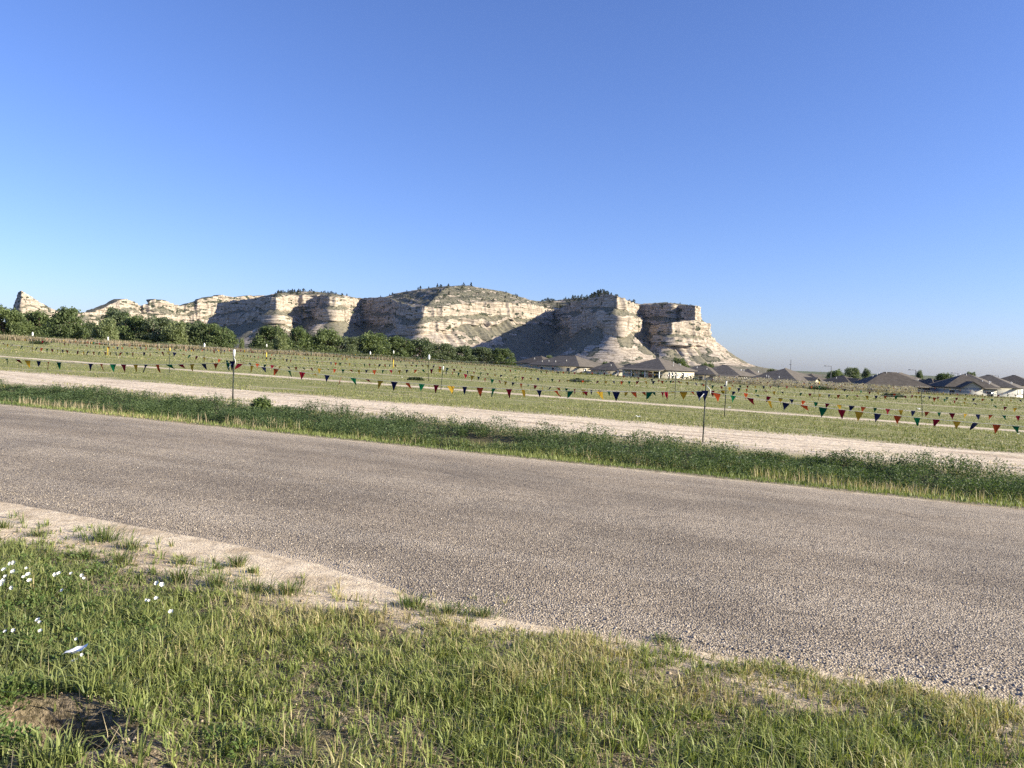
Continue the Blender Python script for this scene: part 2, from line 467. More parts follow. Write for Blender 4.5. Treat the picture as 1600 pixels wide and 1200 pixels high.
def sweep_bluff(name, keys, seed, prof, ustep=3.0, rows=None, flat_in=14.0, rough=1.0):
    """keys: (px, py of the rim, depth, upper cliff, lower cliff, bare-rock share of the talus). Sweeps a cliff-bench-cliff-talus profile along the rim"""
    P = np.array([at(k[0], k[1], k[2]) for k in keys]); A = np.array([k[3:6] for k in keys], float)
    d = np.concatenate([[0], np.cumsum(np.hypot(*np.diff(P[:, :2], axis=0).T))])
    u = np.arange(0, d[-1], ustep)
    C = np.stack([np.interp(u, d, P[:, i]) for i in range(3)], -1); H = np.stack([np.interp(u, d, A[:, i]) for i in range(3)], -1)
    def smooth(a, w):
        k = np.hanning(2 * w + 3)[1:-1]; k /= k.sum(); ap = np.pad(a, ((w, w), (0, 0)), 'edge')
        return np.stack([np.convolve(ap[:, i], k, 'valid') for i in range(a.shape[1])], -1)
    C = smooth(C, 4); Cs = smooth(C, 9)
    g = np.gradient(Cs, axis=0)[:, :2]; g /= np.linalg.norm(g, axis=1)[:, None] + 1e-9
    O = smooth(np.stack([g[:, 1], -g[:, 0]], -1), 5); O /= np.linalg.norm(O, axis=1)[:, None] + 1e-9
    C = C.copy(); C[:, 2] += rough * (2.5 * fbm(u / 30, s=seed + 1) + 1.5 * fbm(u / 9, s=seed + 2))
    base_z = prof['base']
    rowsd = []
    # v rows: lip, cliff 1, bench, cliff 2, talus, apron
    sec = [('lip', 4), ('c1', 28), ('b', 7), ('c2', 22), ('tal', 52), ('apr', 12)]
    L, Vg = [], []
    h1, h2, rk = H[:, 0] * (1 + .28 * fbm(u / 90, s=seed + 31)), H[:, 1] * (1 + .3 * fbm(u / 70, s=seed + 32)), H[:, 2]
    bw = prof['bench'] * (1 + 1.3 * fbm(u / 60, s=seed + 3)); bw = np.clip(bw, .8, None)
    ub = u
    for sname, cnt in sec:
        for q in range(cnt):
            f = q / cnt
            if sname == 'lip': off = -flat_in * (1 - f) + 0 * u; dz = -2.0 * (1 - f) ** 2 + 0 * u; vg = 0.75
            elif sname == 'c1':
                off = 5.0 * f ** 1.2 + 0 * u; dz = -h1 * f; vg = 0.0
            elif sname == 'b':
                off = 5.0 + bw * f; dz = -h1 - BS * bw * f; vg = 0.84
            elif sname == 'c2':
                off = 5.0 + bw + 5.0 * f; dz = -h1 - BS * bw - h2 * f; vg = 0.0
            else:
                zt = C[:, 2] - h1 - BS * bw - h2; rem = np.clip(zt - base_z, 4, None); run = rem * prof['run']
                if sname == 'tal':
                    off = 10 + bw + run * f; dz = zt - C[:, 2] - (rem * 0.86) * (1 - (1 - f) ** 1.45) ; vg = None
                else:
                    off = 10 + bw + run + prof['apron'] * f; dz = zt - C[:, 2] - rem * (0.86 + 0.16 * (1 - (1 - f) ** 2)); vg = 0.9
            z = C[:, 2] + dz
            # sculpting: buttresses, joints, strata, gullies
            amp = {'lip': 0.3, 'c1': 1.0, 'b': 1.0, 'c2': 1.1, 'tal': 1.0, 'apr': 0.3}[sname]
            o2 = 9 * fbm(ub / 55, z / 240, s=seed + 4, o=3) + 6.5 * fbm(ub / 21, z / 120, s=seed + 5, o=2) + 1.3 * fbm(ub / 8, z / 30, s=seed + 6, o=2)
            strata = 1.35 * np.tanh(3.5 * vn(z / 6.0 + 0.4 * fbm(ub / 60, s=seed + 8), ub / 60, s=seed + 7)) + .8 * np.tanh(3 * vn(z / 2.6, ub / 35, s=seed + 9))
            butt = 8.0 * (1 - 2 * np.abs(vn(ub / 26, z / 200, s=seed + 33))) ** 3 if sname in ('c1', 'c2') else 0
            o2 = o2 * amp + butt + (strata if sname in ('c1', 'c2') else 0.3 * strata)
            if sname in ('tal', 'apr'):
                ff = f if sname == 'tal' else 1.0
                nx, ny = C[:, 0] + O[:, 0] * off, C[:, 1] + O[:, 1] * off
                gl = np.abs(fbm(ub / 30 + 0.3 * fbm(z / 30, s=3), z / 260, s=seed + 11, o=3)); gl2 = np.abs(fbm(ub / 9, z / 60, s=seed + 12, o=3))
                fade = (1 - ff) ** 0.5 if sname == 'tal' else 0.0
                bad = np.clip(rk * .64 + 0.66 * fbm(nx / 42, ny / 42, z / 30, s=seed + 13, o=4), 0, 1) * (1 if sname == 'tal' else 0.3)
                o2 = o2 * (0.5 + 0.5 * bad) - (gl * 16 * (0.4 + bad) + gl2 * 9 * bad) * (0.35 + fade) * (1 if sname == 'tal' else 0.3)
                # ledges inside the badland rock
                z = z + bad * 2.2 * fbm(nx / 11, ny / 11, s=seed + 15, o=2)
                o2 = o2 + bad * (8.0 * fbm(nx / 20, ny / 20, z / 13, s=seed + 17, o=3) + 5.0 * np.abs(fbm(nx / 8, ny / 8, z / 26, s=seed + 18, o=2))) * (0.3 + .7 * np.sin(3.14 * min(ff, 1)))
                vg = 0.95 - 0.95 * sstep(0.42, 0.62, bad) if sname == 'tal' else 0.92 - 0.4 * sstep(0.5, 0.8, bad)
            v = vg + 0 * u
            if sname in ('c1', 'c2'): v = v + 0.62 * sstep(0.12 - prof.get('spot', 0), 0.55 - prof.get('spot', 0), fbm(ub / 26, z / 8, s=seed + 16, o=4))
            xy = C[:, :2] + O * (off + rough * o2)[:, None]
            L.append(np.concatenate([xy, z[:, None]], 1)); Vg.append(v)
    V = np.stack(L, 0); Vg = np.stack(Vg, 0)
    o = npmesh(name, V.reshape(-1, 3), grid_faces(V.shape[0], V.shape[1])[:, ::-1], M['rock'], smooth=False, attr={'veg': Vg.ravel()})
    struct(o)
    return o, C, O


MESA = [  # px, py, depth, upper cliff, lower cliff, bare rock
    (340, 474, 3000, 40, 30, .3), (385, 468, 2750, 45, 35, .3), (422, 464, 2350, 40, 25, .45), (431, 464, 2320, 42, 25, .5), (462, 461, 2500, 45, 25, .35),
    (503, 461, 2520, 40, 35, .3), (513, 463, 2370, 26, 38, .5), (522, 464, 2370, 26, 38, .5), (552, 466, 2640, 40, 35, .3), (566, 466, 2720, 45, 35, .3),
    (600, 464, 2600, 45, 32, .35), (646, 479, 2270, 36, 30, .75), (660, 480, 2210, 32, 30, .95), (700, 477, 2270, 34, 26, .95), (745, 472, 2360, 40, 14, .7),
    (790, 472, 2450, 52, 6, .35), (830, 476, 2540, 52, 6, .2), (852, 481, 2620, 40, 12, .3), (868, 484, 2740, 34, 20, .3), (892, 473, 2600, 32, 40, .25),
    (940, 464, 2260, 32, 58, .2), (948, 461, 2120, 32, 62, .6), (962, 462, 2080, 32, 58, .8), (974, 467, 2110, 34, 50, .6), (984, 473, 2170, 34, 34, .15), (992, 475, 2350, 28, 22, .0),
    (998, 476, 2430, 38, 4, .12), (1038, 475, 2300, 38, 6, .25), (1046, 475, 2255, 40, 8, .6), (1055, 476, 2255, 40, 10, .8), (1060, 476, 2285, 42, 12, .7),
    (1084, 477, 2170, 44, 26, .95), (1090, 479, 2180, 44, 28, .95), (1092, 480, 2420, 44, 30, .9), (1083, 480, 2720, 44, 30, .8), (1070, 478, 2950, 40, 30, .6)]
SKYL = [(340, 470), (385, 463), (430, 458), (480, 455), (515, 458), (560, 462), (600, 462), (618, 456), (650, 453), (690, 448), (730, 446), (760, 451), (800, 458), (840, 464),
        (868, 460), (900, 457), (940, 458), (955, 461), (985, 472), (1000, 475), (1040, 473), (1088, 478), (1120, 480)]
mesa, MC, MO = sweep_bluff('mesa_bluff', MESA, 100, dict(base=-14.0, bench=13.0, run=1.35, apron=260.0))

TERR = [(1012, 512, 2330, 16, 10, .5), (1024, 509, 2190, 24, 14, .8), (1034, 506, 2110, 30, 18, .95), (1044, 505, 2070, 32, 20, .95), (1070, 501, 2090, 34, 22, .95), (1094, 502, 2150, 34, 24, .95), (1104, 505, 2240, 32, 24, .95), (1106, 512, 2420, 28, 20, .9), (1100, 515, 2600, 28, 20, .9)]
sweep_bluff('bluff_terrace', TERR, 400, dict(base=-14.0, bench=8.0, run=1.15, apron=120.0), flat_in=70, ustep=2.5)

# plateau behind the rim: rises from the rim to the skyline
rimp = MC[::4]
poly = [tuple(p[:2]) for p in MC[::6]] + [tuple(at(px, 470, Y)[:2]) for px, Y in ((1000, 3300), (700, 3350), (350, 3300))]
PX = np.array([p[0] for p in poly]); PY = np.array([p[1] for p in poly])


def inside(x, y):
    r = np.zeros(x.shape, bool); j = len(PX) - 1
    for i in range(len(PX)):
        c = ((PY[i] > y) != (PY[j] > y)) & (x < (PX[j] - PX[i]) * (y - PY[i]) / (PY[j] - PY[i] + 1e-12) + PX[i]); r ^= c; j = i
    return r


gx, gy = np.meshgrid(np.arange(-1100, 720, 6.0), np.arange(2040, 3060, 6.0))
ins = inside(gx, gy)
dmin = np.full(gx.shape, 1e9); zr = np.zeros(gx.shape)
for p in rimp:
    dd = np.hypot(gx - p[0], gy - p[1]); w = dd < dmin; dmin[w] = dd[w]; zr[w] = p[2]
ang_px = 800 + F_PX * (gx / gy)
sp = np.array([s[0] for s in SKYL]); sa = np.array([(at(s[0], s[1], 1000.)[2] - CAM_Z) / 1000 for s in SKYL]); spx = np.array([800 + F_PX * at(s[0], s[1], 1000.)[0] / 1000 for s in SKYL])
zs = CAM_Z + np.interp(ang_px, spx, sa) * np.minimum(gy, 2620)
rise = np.clip(dmin - 8, 0, None)
pz = np.minimum(zr - 2 + 0.42 * rise + 3.5 * vn(rise / 14, gx / 80, s=41) * sstep(0, 30, rise), np.maximum(zs, zr - 3)) + 2.5 * fbm(gx / 40, gy / 40, s=42) * sstep(5, 40, rise) + 3.0 * np.abs(fbm(gx / 16, gy / 16, s=43)) * sstep(5, 30, rise) - 1.5
pveg = 0.82 - 0.8 * sstep(0.14, 0.45, fbm(gx / 25, gy / 25, pz / 6, s=44)) - 0.25 * sstep(0.3, 0.8, vn(pz / 7, gx / 150, s=45))
idx = -np.ones(gx.shape, int); keep = ins & (gy < 3000); idx[keep] = np.arange(keep.sum())
q = np.stack([idx[:-1, :-1], idx[:-1, 1:], idx[1:, 1:], idx[1:, :-1]], -1).reshape(-1, 4); q = q[(q >= 0).all(1)]
struct(npmesh('mesa_plateau', np.stack([gx, gy, pz], -1)[keep], q, M['rock'], attr={'veg': pveg[keep]}))

RIDGE = [(96, 490, 2900, 14, 30, .9), (128, 489, 2960, 12, 30, .9), (150, 487, 3000, 18, 30, .9), (168, 479, 3060, 26, 34, .9), (186, 470, 3100, 34, 34, .9), (197, 467, 3130, 36, 34, .9), (210, 472, 3200, 34, 34, .9), (220, 478, 3260, 30, 34, .8),
         (230, 475, 3260, 34, 34, .8), (238, 468, 3270, 38, 36, .9), (254, 468, 3320, 38, 36, .9), (268, 474, 3380, 36, 34, .8), (282, 479, 3440, 32, 34, .8), (300, 472, 3480, 38, 36, .8),
         (314, 466, 3500, 40, 40, .8), (335, 464, 3560, 40, 40, .7), (350, 461, 3600, 42, 42, .7), (366, 465, 3680, 42, 42, .7), (388, 462, 3740, 42, 42, .7), (430, 462, 3900, 42, 42, .7)]
ridge, RC, RO = sweep_bluff('bluff_ridge', RIDGE, 300, dict(base=-10.0, bench=16.0, run=1.3, apron=200.0, spot=.25), ustep=3.5, flat_in=60, rough=1.35)
SPIRE = [(14, 494, 3080, 20, 40, .9), (20, 484, 2860, 22, 46, .9), (22, 481, 2760, 24, 46, .9), (26, 468, 2700, 30, 44, .9), (29, 456, 2660, 60, 34, .95), (33, 454, 2620, 60, 30, .95), (37, 456, 2640, 50, 30, .95), (44, 461, 2690, 40, 30, .95),
         (60, 471, 2760, 34, 34, .9), (76, 481, 2830, 24, 34, .9), (95, 487, 2900, 20, 30, .9), (120, 490, 3000, 14, 30, .9)]
spire, PC, PO = sweep_bluff('rock_spire', SPIRE, 500, dict(base=-10.0, bench=5.0, run=0.95, apron=160.0, spot=.15), flat_in=5, ustep=2.5, rough=0.45)

# ------------------------------------------------------------------ foliage builders
def crown_mesh(name, n, size, shape, tone, seed, up=0.35):
    """leaf clumps through the crown's volume. shape(rand) -> points in a unit crown; tone: (dark, light)"""
    r = np.random.default_rng(seed)
    P, depth = shape(r, n)
    nrm = r.normal(size=(n, 3)); nrm[:, 2] += up; nrm /= np.linalg.norm(nrm, axis=1)[:, None]
    a = np.cross(nrm, r.normal(size=(n, 3))); a /= np.linalg.norm(a, axis=1)[:, None]; b = np.cross(nrm, a)
    s = size * r.uniform(0.55, 1.25, n)[:, None]
    V = np.stack([P - a * s, P - b * s * 0.62, P + a * s, P + b * s * 0.62], 1).reshape(-1, 3)
    f = np.arange(4 * n).reshape(n, 4)
    lo, hi = np.array(tone[0]), np.array(tone[1])
    k = np.clip(0.5 + 0.5 * fbm(P[:, 0] * 0.8 + seed, P[:, 1] * 0.8, P[:, 2] * 0.8, s=seed % 97, o=2) + r.normal(0, .22, n), 0, 1)[:, None]
    c = np.repeat(lo * (1 - k) + hi * k, 4, 0)
    me_o = npmesh(name, V, f, M['leaf'], col=c); me = me_o.data
    bpy.data.objects.remove(me_o)
    return me


def lobed(h, w, lobes, seed, base=0.0, conical=0.0):
    """points in an uneven broadleaf crown of height h and half width w"""
    q = np.random.default_rng(seed)
    Lc = []
    for i in range(lobes):
        f = q.uniform(0.12, 0.92); rad = w * (1 - conical * f) * math.sin(math.pi * min(max(0.18 + 0.74 * f, 0.12), 0.94)) * q.uniform(0.35, 0.85)
        an = q.uniform(0, 2 * math.pi)
        Lc.append((rad * math.cos(an), rad * math.sin(an), base + f * (h - base), q.uniform(0.15, 0.32) * w, q.uniform(0.08, 0.16) * h))
    Lc = np.array(Lc)
    def shape(r, n):
        i = r.integers(0, len(Lc), n); d = r.normal(size=(n, 3)); d /= np.linalg.norm(d, axis=1)[:, None]
        rr = r.uniform(0.40, 1.25, n) ** 0.7
        P = np.stack([Lc[i, 0] + d[:, 0] * rr * Lc[i, 3], Lc[i, 1] + d[:, 1] * rr * Lc[i, 3], Lc[i, 2] + d[:, 2] * rr * Lc[i, 4]], -1)
        P[:, 2] = np.clip(P[:, 2], 0.1, None)
        return P, rr
    return shape


def trunk_mesh(name, h, r, seed, k=5):
    q = np.random.default_rng(seed); mb = MB()
    mb.tube([(0, 0, -0.4), (0.05 * h * q.normal() * .3, 0, h * .3), (0.04 * h * q.normal(), 0.04 * h * q.normal(), h * .6), (0, 0, h * .9)], [r, r * .8, r * .5, r * .15], 7)
    for i in range(k):
        a = q.uniform(0, 6.28); z0 = h * q.uniform(.15, .55); l = h * q.uniform(.25, .45)
        mb.tube([(0, 0, z0), (math.cos(a) * l * .5, math.sin(a) * l * .5, z0 + l * .45), (math.cos(a) * l * .8, math.sin(a) * l * .8, z0 + l)], [r * .5, r * .3, r * .08], 5)
    o = mb.build(name, M['bark']); me = o.data; bpy.data.objects.remove(o)
    return me


TREEV = []
for i in range(6):
    hh, ww = 8.0, 4.6
    tone = [((0.067, 0.097, 0.042), (0.167, 0.215, 0.083)), ((0.080, 0.110, 0.049), (0.201, 0.249, 0.100)), ((0.061, 0.086, 0.049), (0.147, 0.188, 0.094)), ((0.114, 0.147, 0.065), (0.268, 0.303, 0.145)), ((0.073, 0.097, 0.058), (0.167, 0.201, 0.107)), ((0.059, 0.084, 0.038), (0.154, 0.199, 0.078))][i]
    TREEV.append((crown_mesh('crown', 9000, 0.22, lobed(hh, ww, 60, 900 + i, 0.1), tone, 700 + i), trunk_mesh('trunk', hh, 0.28, 800 + i)))


def tree(px, py_top, py_base, Y, half_w_px, var, label, group=None, rz=None, name='broadleaf_tree'):
    b = at(px, py_base, Y); top = at(px, py_top, Y)
    gz = float(G(b[0], b[1])); h = top[2] - gz
    o = thing(name, label, 'tree', (b[0], b[1], gz), random.uniform(0, 6.28) if rz is None else rz, group)
    sx = 1.14 * (half_w_px / F_PX * Y) / 4.4; sz = h / 8.0
    link_mesh('crown', TREEV[var][0], o, scale=(sx, sx, sz)); link_mesh('trunk', TREEV[var][1], o, scale=(sx, sx, sz))
    return o


g1 = 'trees along the far edge of the field'
for a in [
    (8, 481, 528, 215, 30, 1, 'bright green tree cut by the left edge of the picture below the rock spire'),
    (-30, 478, 528, 225, 30, 0, 'broad green tree at the far left behind the leftmost tree'),
    (34, 492, 528, 230, 24, 4, 'small dull green tree just right of the leftmost tree, under the rock spire'),
    (62, 486, 526, 226, 28, 0, 'rounded dark tree between the rock spire and the tallest left-hand tree'),
    (106, 482, 531, 205, 29, 5, 'largest round dark green tree right of the rock spire'),
    (140, 503, 531, 232, 16, 2, 'low dark shrubby tree in the gap right of the largest round tree'),
    (168, 499, 530, 200, 20, 3, 'pale yellowish green tree in front of the dark trees on the left'),
    (184, 484, 532, 235, 26, 2, 'dark tall tree rising behind the pale yellowish tree'),
    (215, 494, 535, 230, 27, 0, 'green tree right of the tall tree behind the pale one'),
    (247, 496, 537, 228, 27, 4, 'green tree below the twin pale peaks of the far ridge'),
    (276, 504, 538, 222, 22, 3, 'lighter tree in the middle of the long left-hand row'),
    (300, 503, 540, 230, 28, 2, 'greyish green tree in the long row, third from its right end'),
    (325, 506, 541, 227, 26, 5, 'tree next to the right end of the long left-hand row'),
    (347, 511, 542, 225, 21, 0, 'rounded tree at the right end of the long left-hand row'),
    (378, 530, 543, 190, 5, 3, 'tiny young tree standing alone in the gap between the two tree rows'),
    (424, 510, 548, 205, 29, 5, 'rounded tree at the left end of the second row, right of the gap'),
    (437, 524, 548, 196, 14, 3, 'pale small tree in front of the first tree of the second row'),
    (470, 512, 551, 212, 26, 0, 'rounded tree second in the second row'),
    (510, 515, 554, 214, 26, 1, 'rounded tree third in the second row'),
    (545, 527, 557, 216, 22, 4, 'greyer low tree right of the three rounded trees'),
    (582, 521, 558, 220, 30, 1, 'wide tree below the shadowed bay of the mesa'),
    (620, 527, 561, 224, 27, 5, 'tree under the dark bay left of the bare badlands'),
    (655, 530, 563, 228, 28, 2, 'tree below the left end of the pale badlands'),
    (690, 537, 566, 232, 25, 4, 'low tree below the middle of the pale badlands'),
    (722, 541, 568, 236, 24, 2, 'low grey green tree near the right end of the second row'),
    (752, 543, 570, 240, 24, 4, 'low tree second from the right end of the second row'),
    (784, 545, 572, 240, 22, 5, 'low tree at the right end of the second row, before the houses'),
]:
    tree(*a, group=g1)

# trees among the houses
for a in [
    (1060, 560, 590, 235, 17, 5, 'dark round tree behind the long house with the covered porch'),
    (1105, 567, 592, 225, 14, 0, 'dark tree behind the roof at the right foot of the mesa'),
    (1205, 577, 600, 250, 10, 5, 'small dark tree between the row of gables and the big hipped roof'),
    (1305, 579, 604, 270, 16, 1, 'green tree behind the right slope of the big hipped roof'),
    (1330, 575, 604, 275, 15, 4, 'tall greyish tree left of the dark gabled house'),
    (1353, 577, 606, 280, 8, 2, 'spiky dark tree behind the dark gabled house'),
    (1435, 580, 606, 285, 7, 2, 'small tree behind the street lamp on the long hipped roof'),
    (1475, 584, 612, 270, 19, 5, 'wide dark tree behind the white gabled garage'),
    (1516, 582, 612, 265, 11, 5, 'round tree peeking over the hipped house with the front gable'),
    (858, 556, 578, 260, 9, 4, 'small grey tree behind the leftmost roofs'),
    (945, 566, 584, 240, 8, 5, 'small dark tree between the two leftmost roofs'),
]:
    tree(*a, group='trees among the houses')

# junipers on top of the mesa: small dark clumps
JUN = []
for i in range(4):
    def shp(r, n, i=i):
        f = r.uniform(0, 1, n) ** 0.8; rad = (1 - f ** (1.2 + .5 * i)) * r.uniform(0.3, 1.0, n) * 0.42 * (1 + .25 * i); an = r.uniform(0, 6.28, n)
        return np.stack([rad * np.cos(an), rad * np.sin(an), f], -1), f
    tm = trunk_mesh('trunk', 0.8, 0.04, 60 + i, 2)
    JUN.append((crown_mesh('crown', 110, 0.12, shp, ((0.018, 0.024, 0.012), (0.045, 0.055, 0.026)), 50 + i), tm))
skf = lambda px: np.interp(px, [s[0] for s in SKYL], [s[1] for s in SKYL])


def juniper(x, y, z, h, label, i):
    o = thing('juniper_tree', label, 'tree', (x, y, z - 0.4), random.uniform(0, 6), 'junipers on the mesa')
    c, t = JUN[i % 4]
    link_mesh('crown', c, o, scale=(h * 1.05, h * 1.05, h)); link_mesh('trunk', t, o, scale=(h, h, h))


jr = np.random.default_rng(5)
plat_pts = np.stack([gx, gy, pz], -1)[keep]; plat_px = 800 + F_PX * plat_pts[:, 0] / plat_pts[:, 1]; plat_r = rise[keep]
def scatter(px0, px1, num, rmin, rmax, label, h0=5, h1=9, ymax=2700, seed=0):
    m = np.where((plat_px > px0) & (plat_px < px1) & (plat_r > rmin) & (plat_r < rmax) & (plat_pts[:, 1] < ymax))[0]
    if len(m) == 0: return
    ch = jr.choice(m, min(num, len(m)), replace=False)
    for k, i in enumerate(ch):
        p = plat_pts[i]; juniper(p[0] + jr.uniform(-3, 3), p[1] + jr.uniform(-3, 3), p[2], 1.4 * jr.uniform(h0, h1), label, k)


scatter(425, 500, 34, 10, 150, 'small dark juniper on the wooded left end of the mesa top', 5, 9)
scatter(500, 640, 26, 10, 130, 'small dark juniper on the rim left of the dark bay', 4, 7)
scatter(640, 740, 14, 40, 170, 'lone dark juniper on the highest knoll of the mesa', 6, 11)
scatter(740, 850, 22, 10, 120, 'small juniper on the bare right slope of the highest knoll', 4, 6)
scatter(838, 945, 95, 6, 200, 'dark juniper in the dense grove on the mesa top left of the big buttress', 6, 11, ymax=2990)
scatter(945, 990, 16, 4, 80, 'juniper on the crest right of the big buttress', 5, 8)
scatter(995, 1085, 8, 4, 80, 'low juniper on the flat top at the right end of the mesa', 3, 4)

# ------------------------------------------------------------------ houses
ROOFC = plain('shingle_roof', (0.122, 0.107, 0.090), 0.9, 0.2, 1.2)
ROOFD = plain('dark_shingle_roof', (0.088, 0.076, 0.064), 0.9, 0.2, 1.2)
CREAM = plain('cream_siding', (0.50, 0.45, 0.35), 0.8, 0.06, 0.8)
WHITE = plain('white_siding', (0.64, 0.62, 0.56), 0.8, 0.05, 0.8)
GREY = plain('grey_siding', (0.33, 0.32, 0.29), 0.8, 0.06, 0.8)
TAN = plain('tan_siding', (0.50, 0.45, 0.35), 0.8, 0.08, 0.8)
TRIM = plain('white_trim', (0.68, 0.67, 0.63), 0.7, 0.04, 2)
FASC = plain('dark_fascia', (0.09, 0.08, 0.07), 0.7, 0.1, 2)
GLASS = plain('window_glass', (0.03, 0.035, 0.04), 0.12, 0.2, 1, spec=0.6)
DOORM = plain('door_paint', (0.20, 0.10, 0.07), 0.6, 0.1, 2)


def window(par, wall, u, z0, w, h):
    """a framed window on the wall y=0 ('r') or x=0 ('l') of a house"""
    def bx(a, b, d0, d1): return ((a[0], -d1, a[1]), (b[0], -d0, b[1])) if wall == 'r' else ((-d1, a[0], a[1]), (-d0, b[0], b[1]))
    mb = MB(); f = 0.12
    for a, b in (((u, z0), (u + w, z0 + f)), ((u, z0 + h - f), (u + w, z0 + h)), ((u, z0 + f), (u + f, z0 + h - f)), ((u + w - f, z0 + f), (u + w, z0 + h - f))): mb.box(*bx(a, b, 0.0, 0.06))
    o = mb.build('window', TRIM, par)
    MB().box(*bx((u + f, z0 + f), (u + w - f, z0 + h - f), 0.0, 0.02)).build('pane', GLASS, o)
    return o


def house(px, py_eave, Y, yaw, R, L, label, wall=CREAM, roof=ROOFC, rwin=(), lwin=(), pitch=0.42, vents=(), gable=None, porch=False, wall_h=2.7, door=None, name='house', ridge=None):
    """near corner at pixel px with its eave at py_eave; R runs right-away, L left-away"""
    e = at(px, py_eave, Y); z0 = e[2] - wall_h
    h = thing(name, label, 'house', (e[0], e[1], z0), math.radians(yaw), 'houses beyond the field')
    mb = MB(); mb.box((0, 0, -2.5), (R, L, wall_h)); mb.build('wall', wall, h)
    ov = 0.55; x0, x1, y0, y1 = -ov, R + ov, -ov, L + ov; w = x1 - x0; d = y1 - y0; m = min(w, d) / 2; rh = m * pitch; zt = wall_h
    if gable is True:
        a, b = ((x0, (y0 + y1) / 2, zt + rh), (x1, (y0 + y1) / 2, zt + rh))
    elif w >= d: a, b = ((x0 + m, y0 + m, zt + rh), (x1 - m, y0 + m, zt + rh))
    else: a, b = ((x0 + m, y0 + m, zt + rh), (x0 + m, y1 - m, zt + rh))
    c = [(x0, y0, zt), (x1, y0, zt), (x1, y1, zt), (x0, y1, zt)]
    mb = MB()
    if w >= d:
        mb.poly([c[0], c[1], b, a]); mb.poly([c[1], c[2], b]); mb.poly([c[2], c[3], a, b]); mb.poly([c[3], c[0], a])
    else:
        mb.poly([c[0], c[1], a]); mb.poly([c[1], c[2], b, a]); mb.poly([c[2], c[3], b]); mb.poly([c[3], c[0], a, b])
    mb.poly([(x0, y0, zt - .01), (x0, y1, zt - .01), (x1, y1, zt - .01), (x1, y0, zt - .01)])
    ro = mb.build('roof', roof, h)
    fb = MB()
    t = 0.03
    fb.box((x0 - t, y0 - t, zt - .2), (x1 + t, y0, zt + .02)); fb.box((x0 - t, y0, zt - .2), (x0, y1, zt + .02)); fb.box((x1, y0, zt - .2), (x1 + t, y1, zt + .02))
    fb.build('fascia', FASC, h)
    rc = MB().tube([a, b], 0.09, 5) if math.dist(a, b) > 0.3 else MB().tube([(a[0] - .2, a[1], a[2]), (a[0] + .2, a[1], a[2])], 0.09, 5)
    rc.build('ridge_cap', roof, ro)
    for (vx, vy) in vents:
        zz = zt + pitch * min(vx - x0, x1 - vx, vy - y0, y1 - vy)
        MB().tube([(vx, vy, zz - .1), (vx, vy, zz + .45)], 0.07, 6).build('vent_pipe', TRIM, ro)
    for (u, z, ww, hh) in rwin: window(h, 'r', u, z, ww, hh)
    for (u, z, ww, hh) in lwin: window(h, 'l', u, z, ww, hh)
    if door:
        dm = MB(); u = door[1]
        (dm.box((u, -.05, 0.05), (u + 1, 0, 2.1)) if door[0] == 'r' else dm.box((-.05, u, .05), (0, u + 1, 2.1)))
        do = dm.build('door', DOORM, h)
        (MB().box((u + .82, -.1, 1.0), (u + .9, -.05, 1.1)) if door[0] == 'r' else MB().box((-.1, u + .82, 1.0), (-.05, u + .9, 1.1))).build('handle', TRIM, do)
    if porch:
        for yy in np.linspace(0.3, L - 0.3, 4): MB().box((-2.2, yy - .1, -1), (-2.0, yy + .1, wall_h - .2)).build('porch_post', TRIM, h)
        pr = MB(); pr.poly([(-2.6, 0, wall_h - .2), (-2.6, L, wall_h - .2), (-.3, L, wall_h + .12), (-.3, 0, wall_h + .12)]); pr.poly([(-2.6, 0, wall_h - .3), (-.3, 0, wall_h - .3), (-.3, L, wall_h - .3), (-2.6, L, wall_h - .3)])
        pr.poly([(-2.6, 0, wall_h - .3), (-2.6, L, wall_h - .3), (-2.6, L, wall_h - .2), (-2.6, 0, wall_h - .2)]); pr.poly([(-2.6, 0, wall_h - .3), (-2.6, 0, wall_h - .2), (-.3, 0, wall_h + .12), (-.3, 0, wall_h - .3)])
        pr.build('porch_roof', roof, h)
    if isinstance(gable, tuple):          # a small cross gable on the right wall: (start, width, depth)
        u, ww, dep = gable; gh = ww * .5 * pitch * 1.25
        mb = MB(); mb.box((u, -dep, -2), (u + ww, -0.0, wall_h - .05)); mb.poly([(u, -dep, wall_h - .05), (u + ww, -dep, wall_h - .05), (u + ww / 2, -dep, wall_h + gh - .1)])
        gw = mb.build('gable_wall', wall, h)
        mb = MB(); o_ = .4
        A, B, T = (u - o_, wall_h - .12), (u + ww + o_, wall_h - .12), (u + ww / 2, wall_h + gh + .05); back = 3.2
        mb.poly([(A[0], -dep - o_, A[1]), (T[0], -dep - o_, T[1]), (T[0], back, T[1]), (A[0], back, A[1])]); mb.poly([(T[0], -dep - o_, T[1]), (B[0], -dep - o_, B[1]), (B[0], back, B[1]), (T[0], back, T[1])])
        mb.poly([(A[0], -dep - o_, A[1] - .15), (T[0], -dep - o_, T[1] - .15), (T[0], -dep - o_, T[1]), (A[0], -dep - o_, A[1])]); mb.poly([(T[0], -dep - o_, T[1] - .15), (B[0], -dep - o_, B[1] - .15), (B[0], -dep - o_, B[1]), (T[0], -dep - o_, T[1])])
        mb.build('gable_roof', roof, h)
    return h


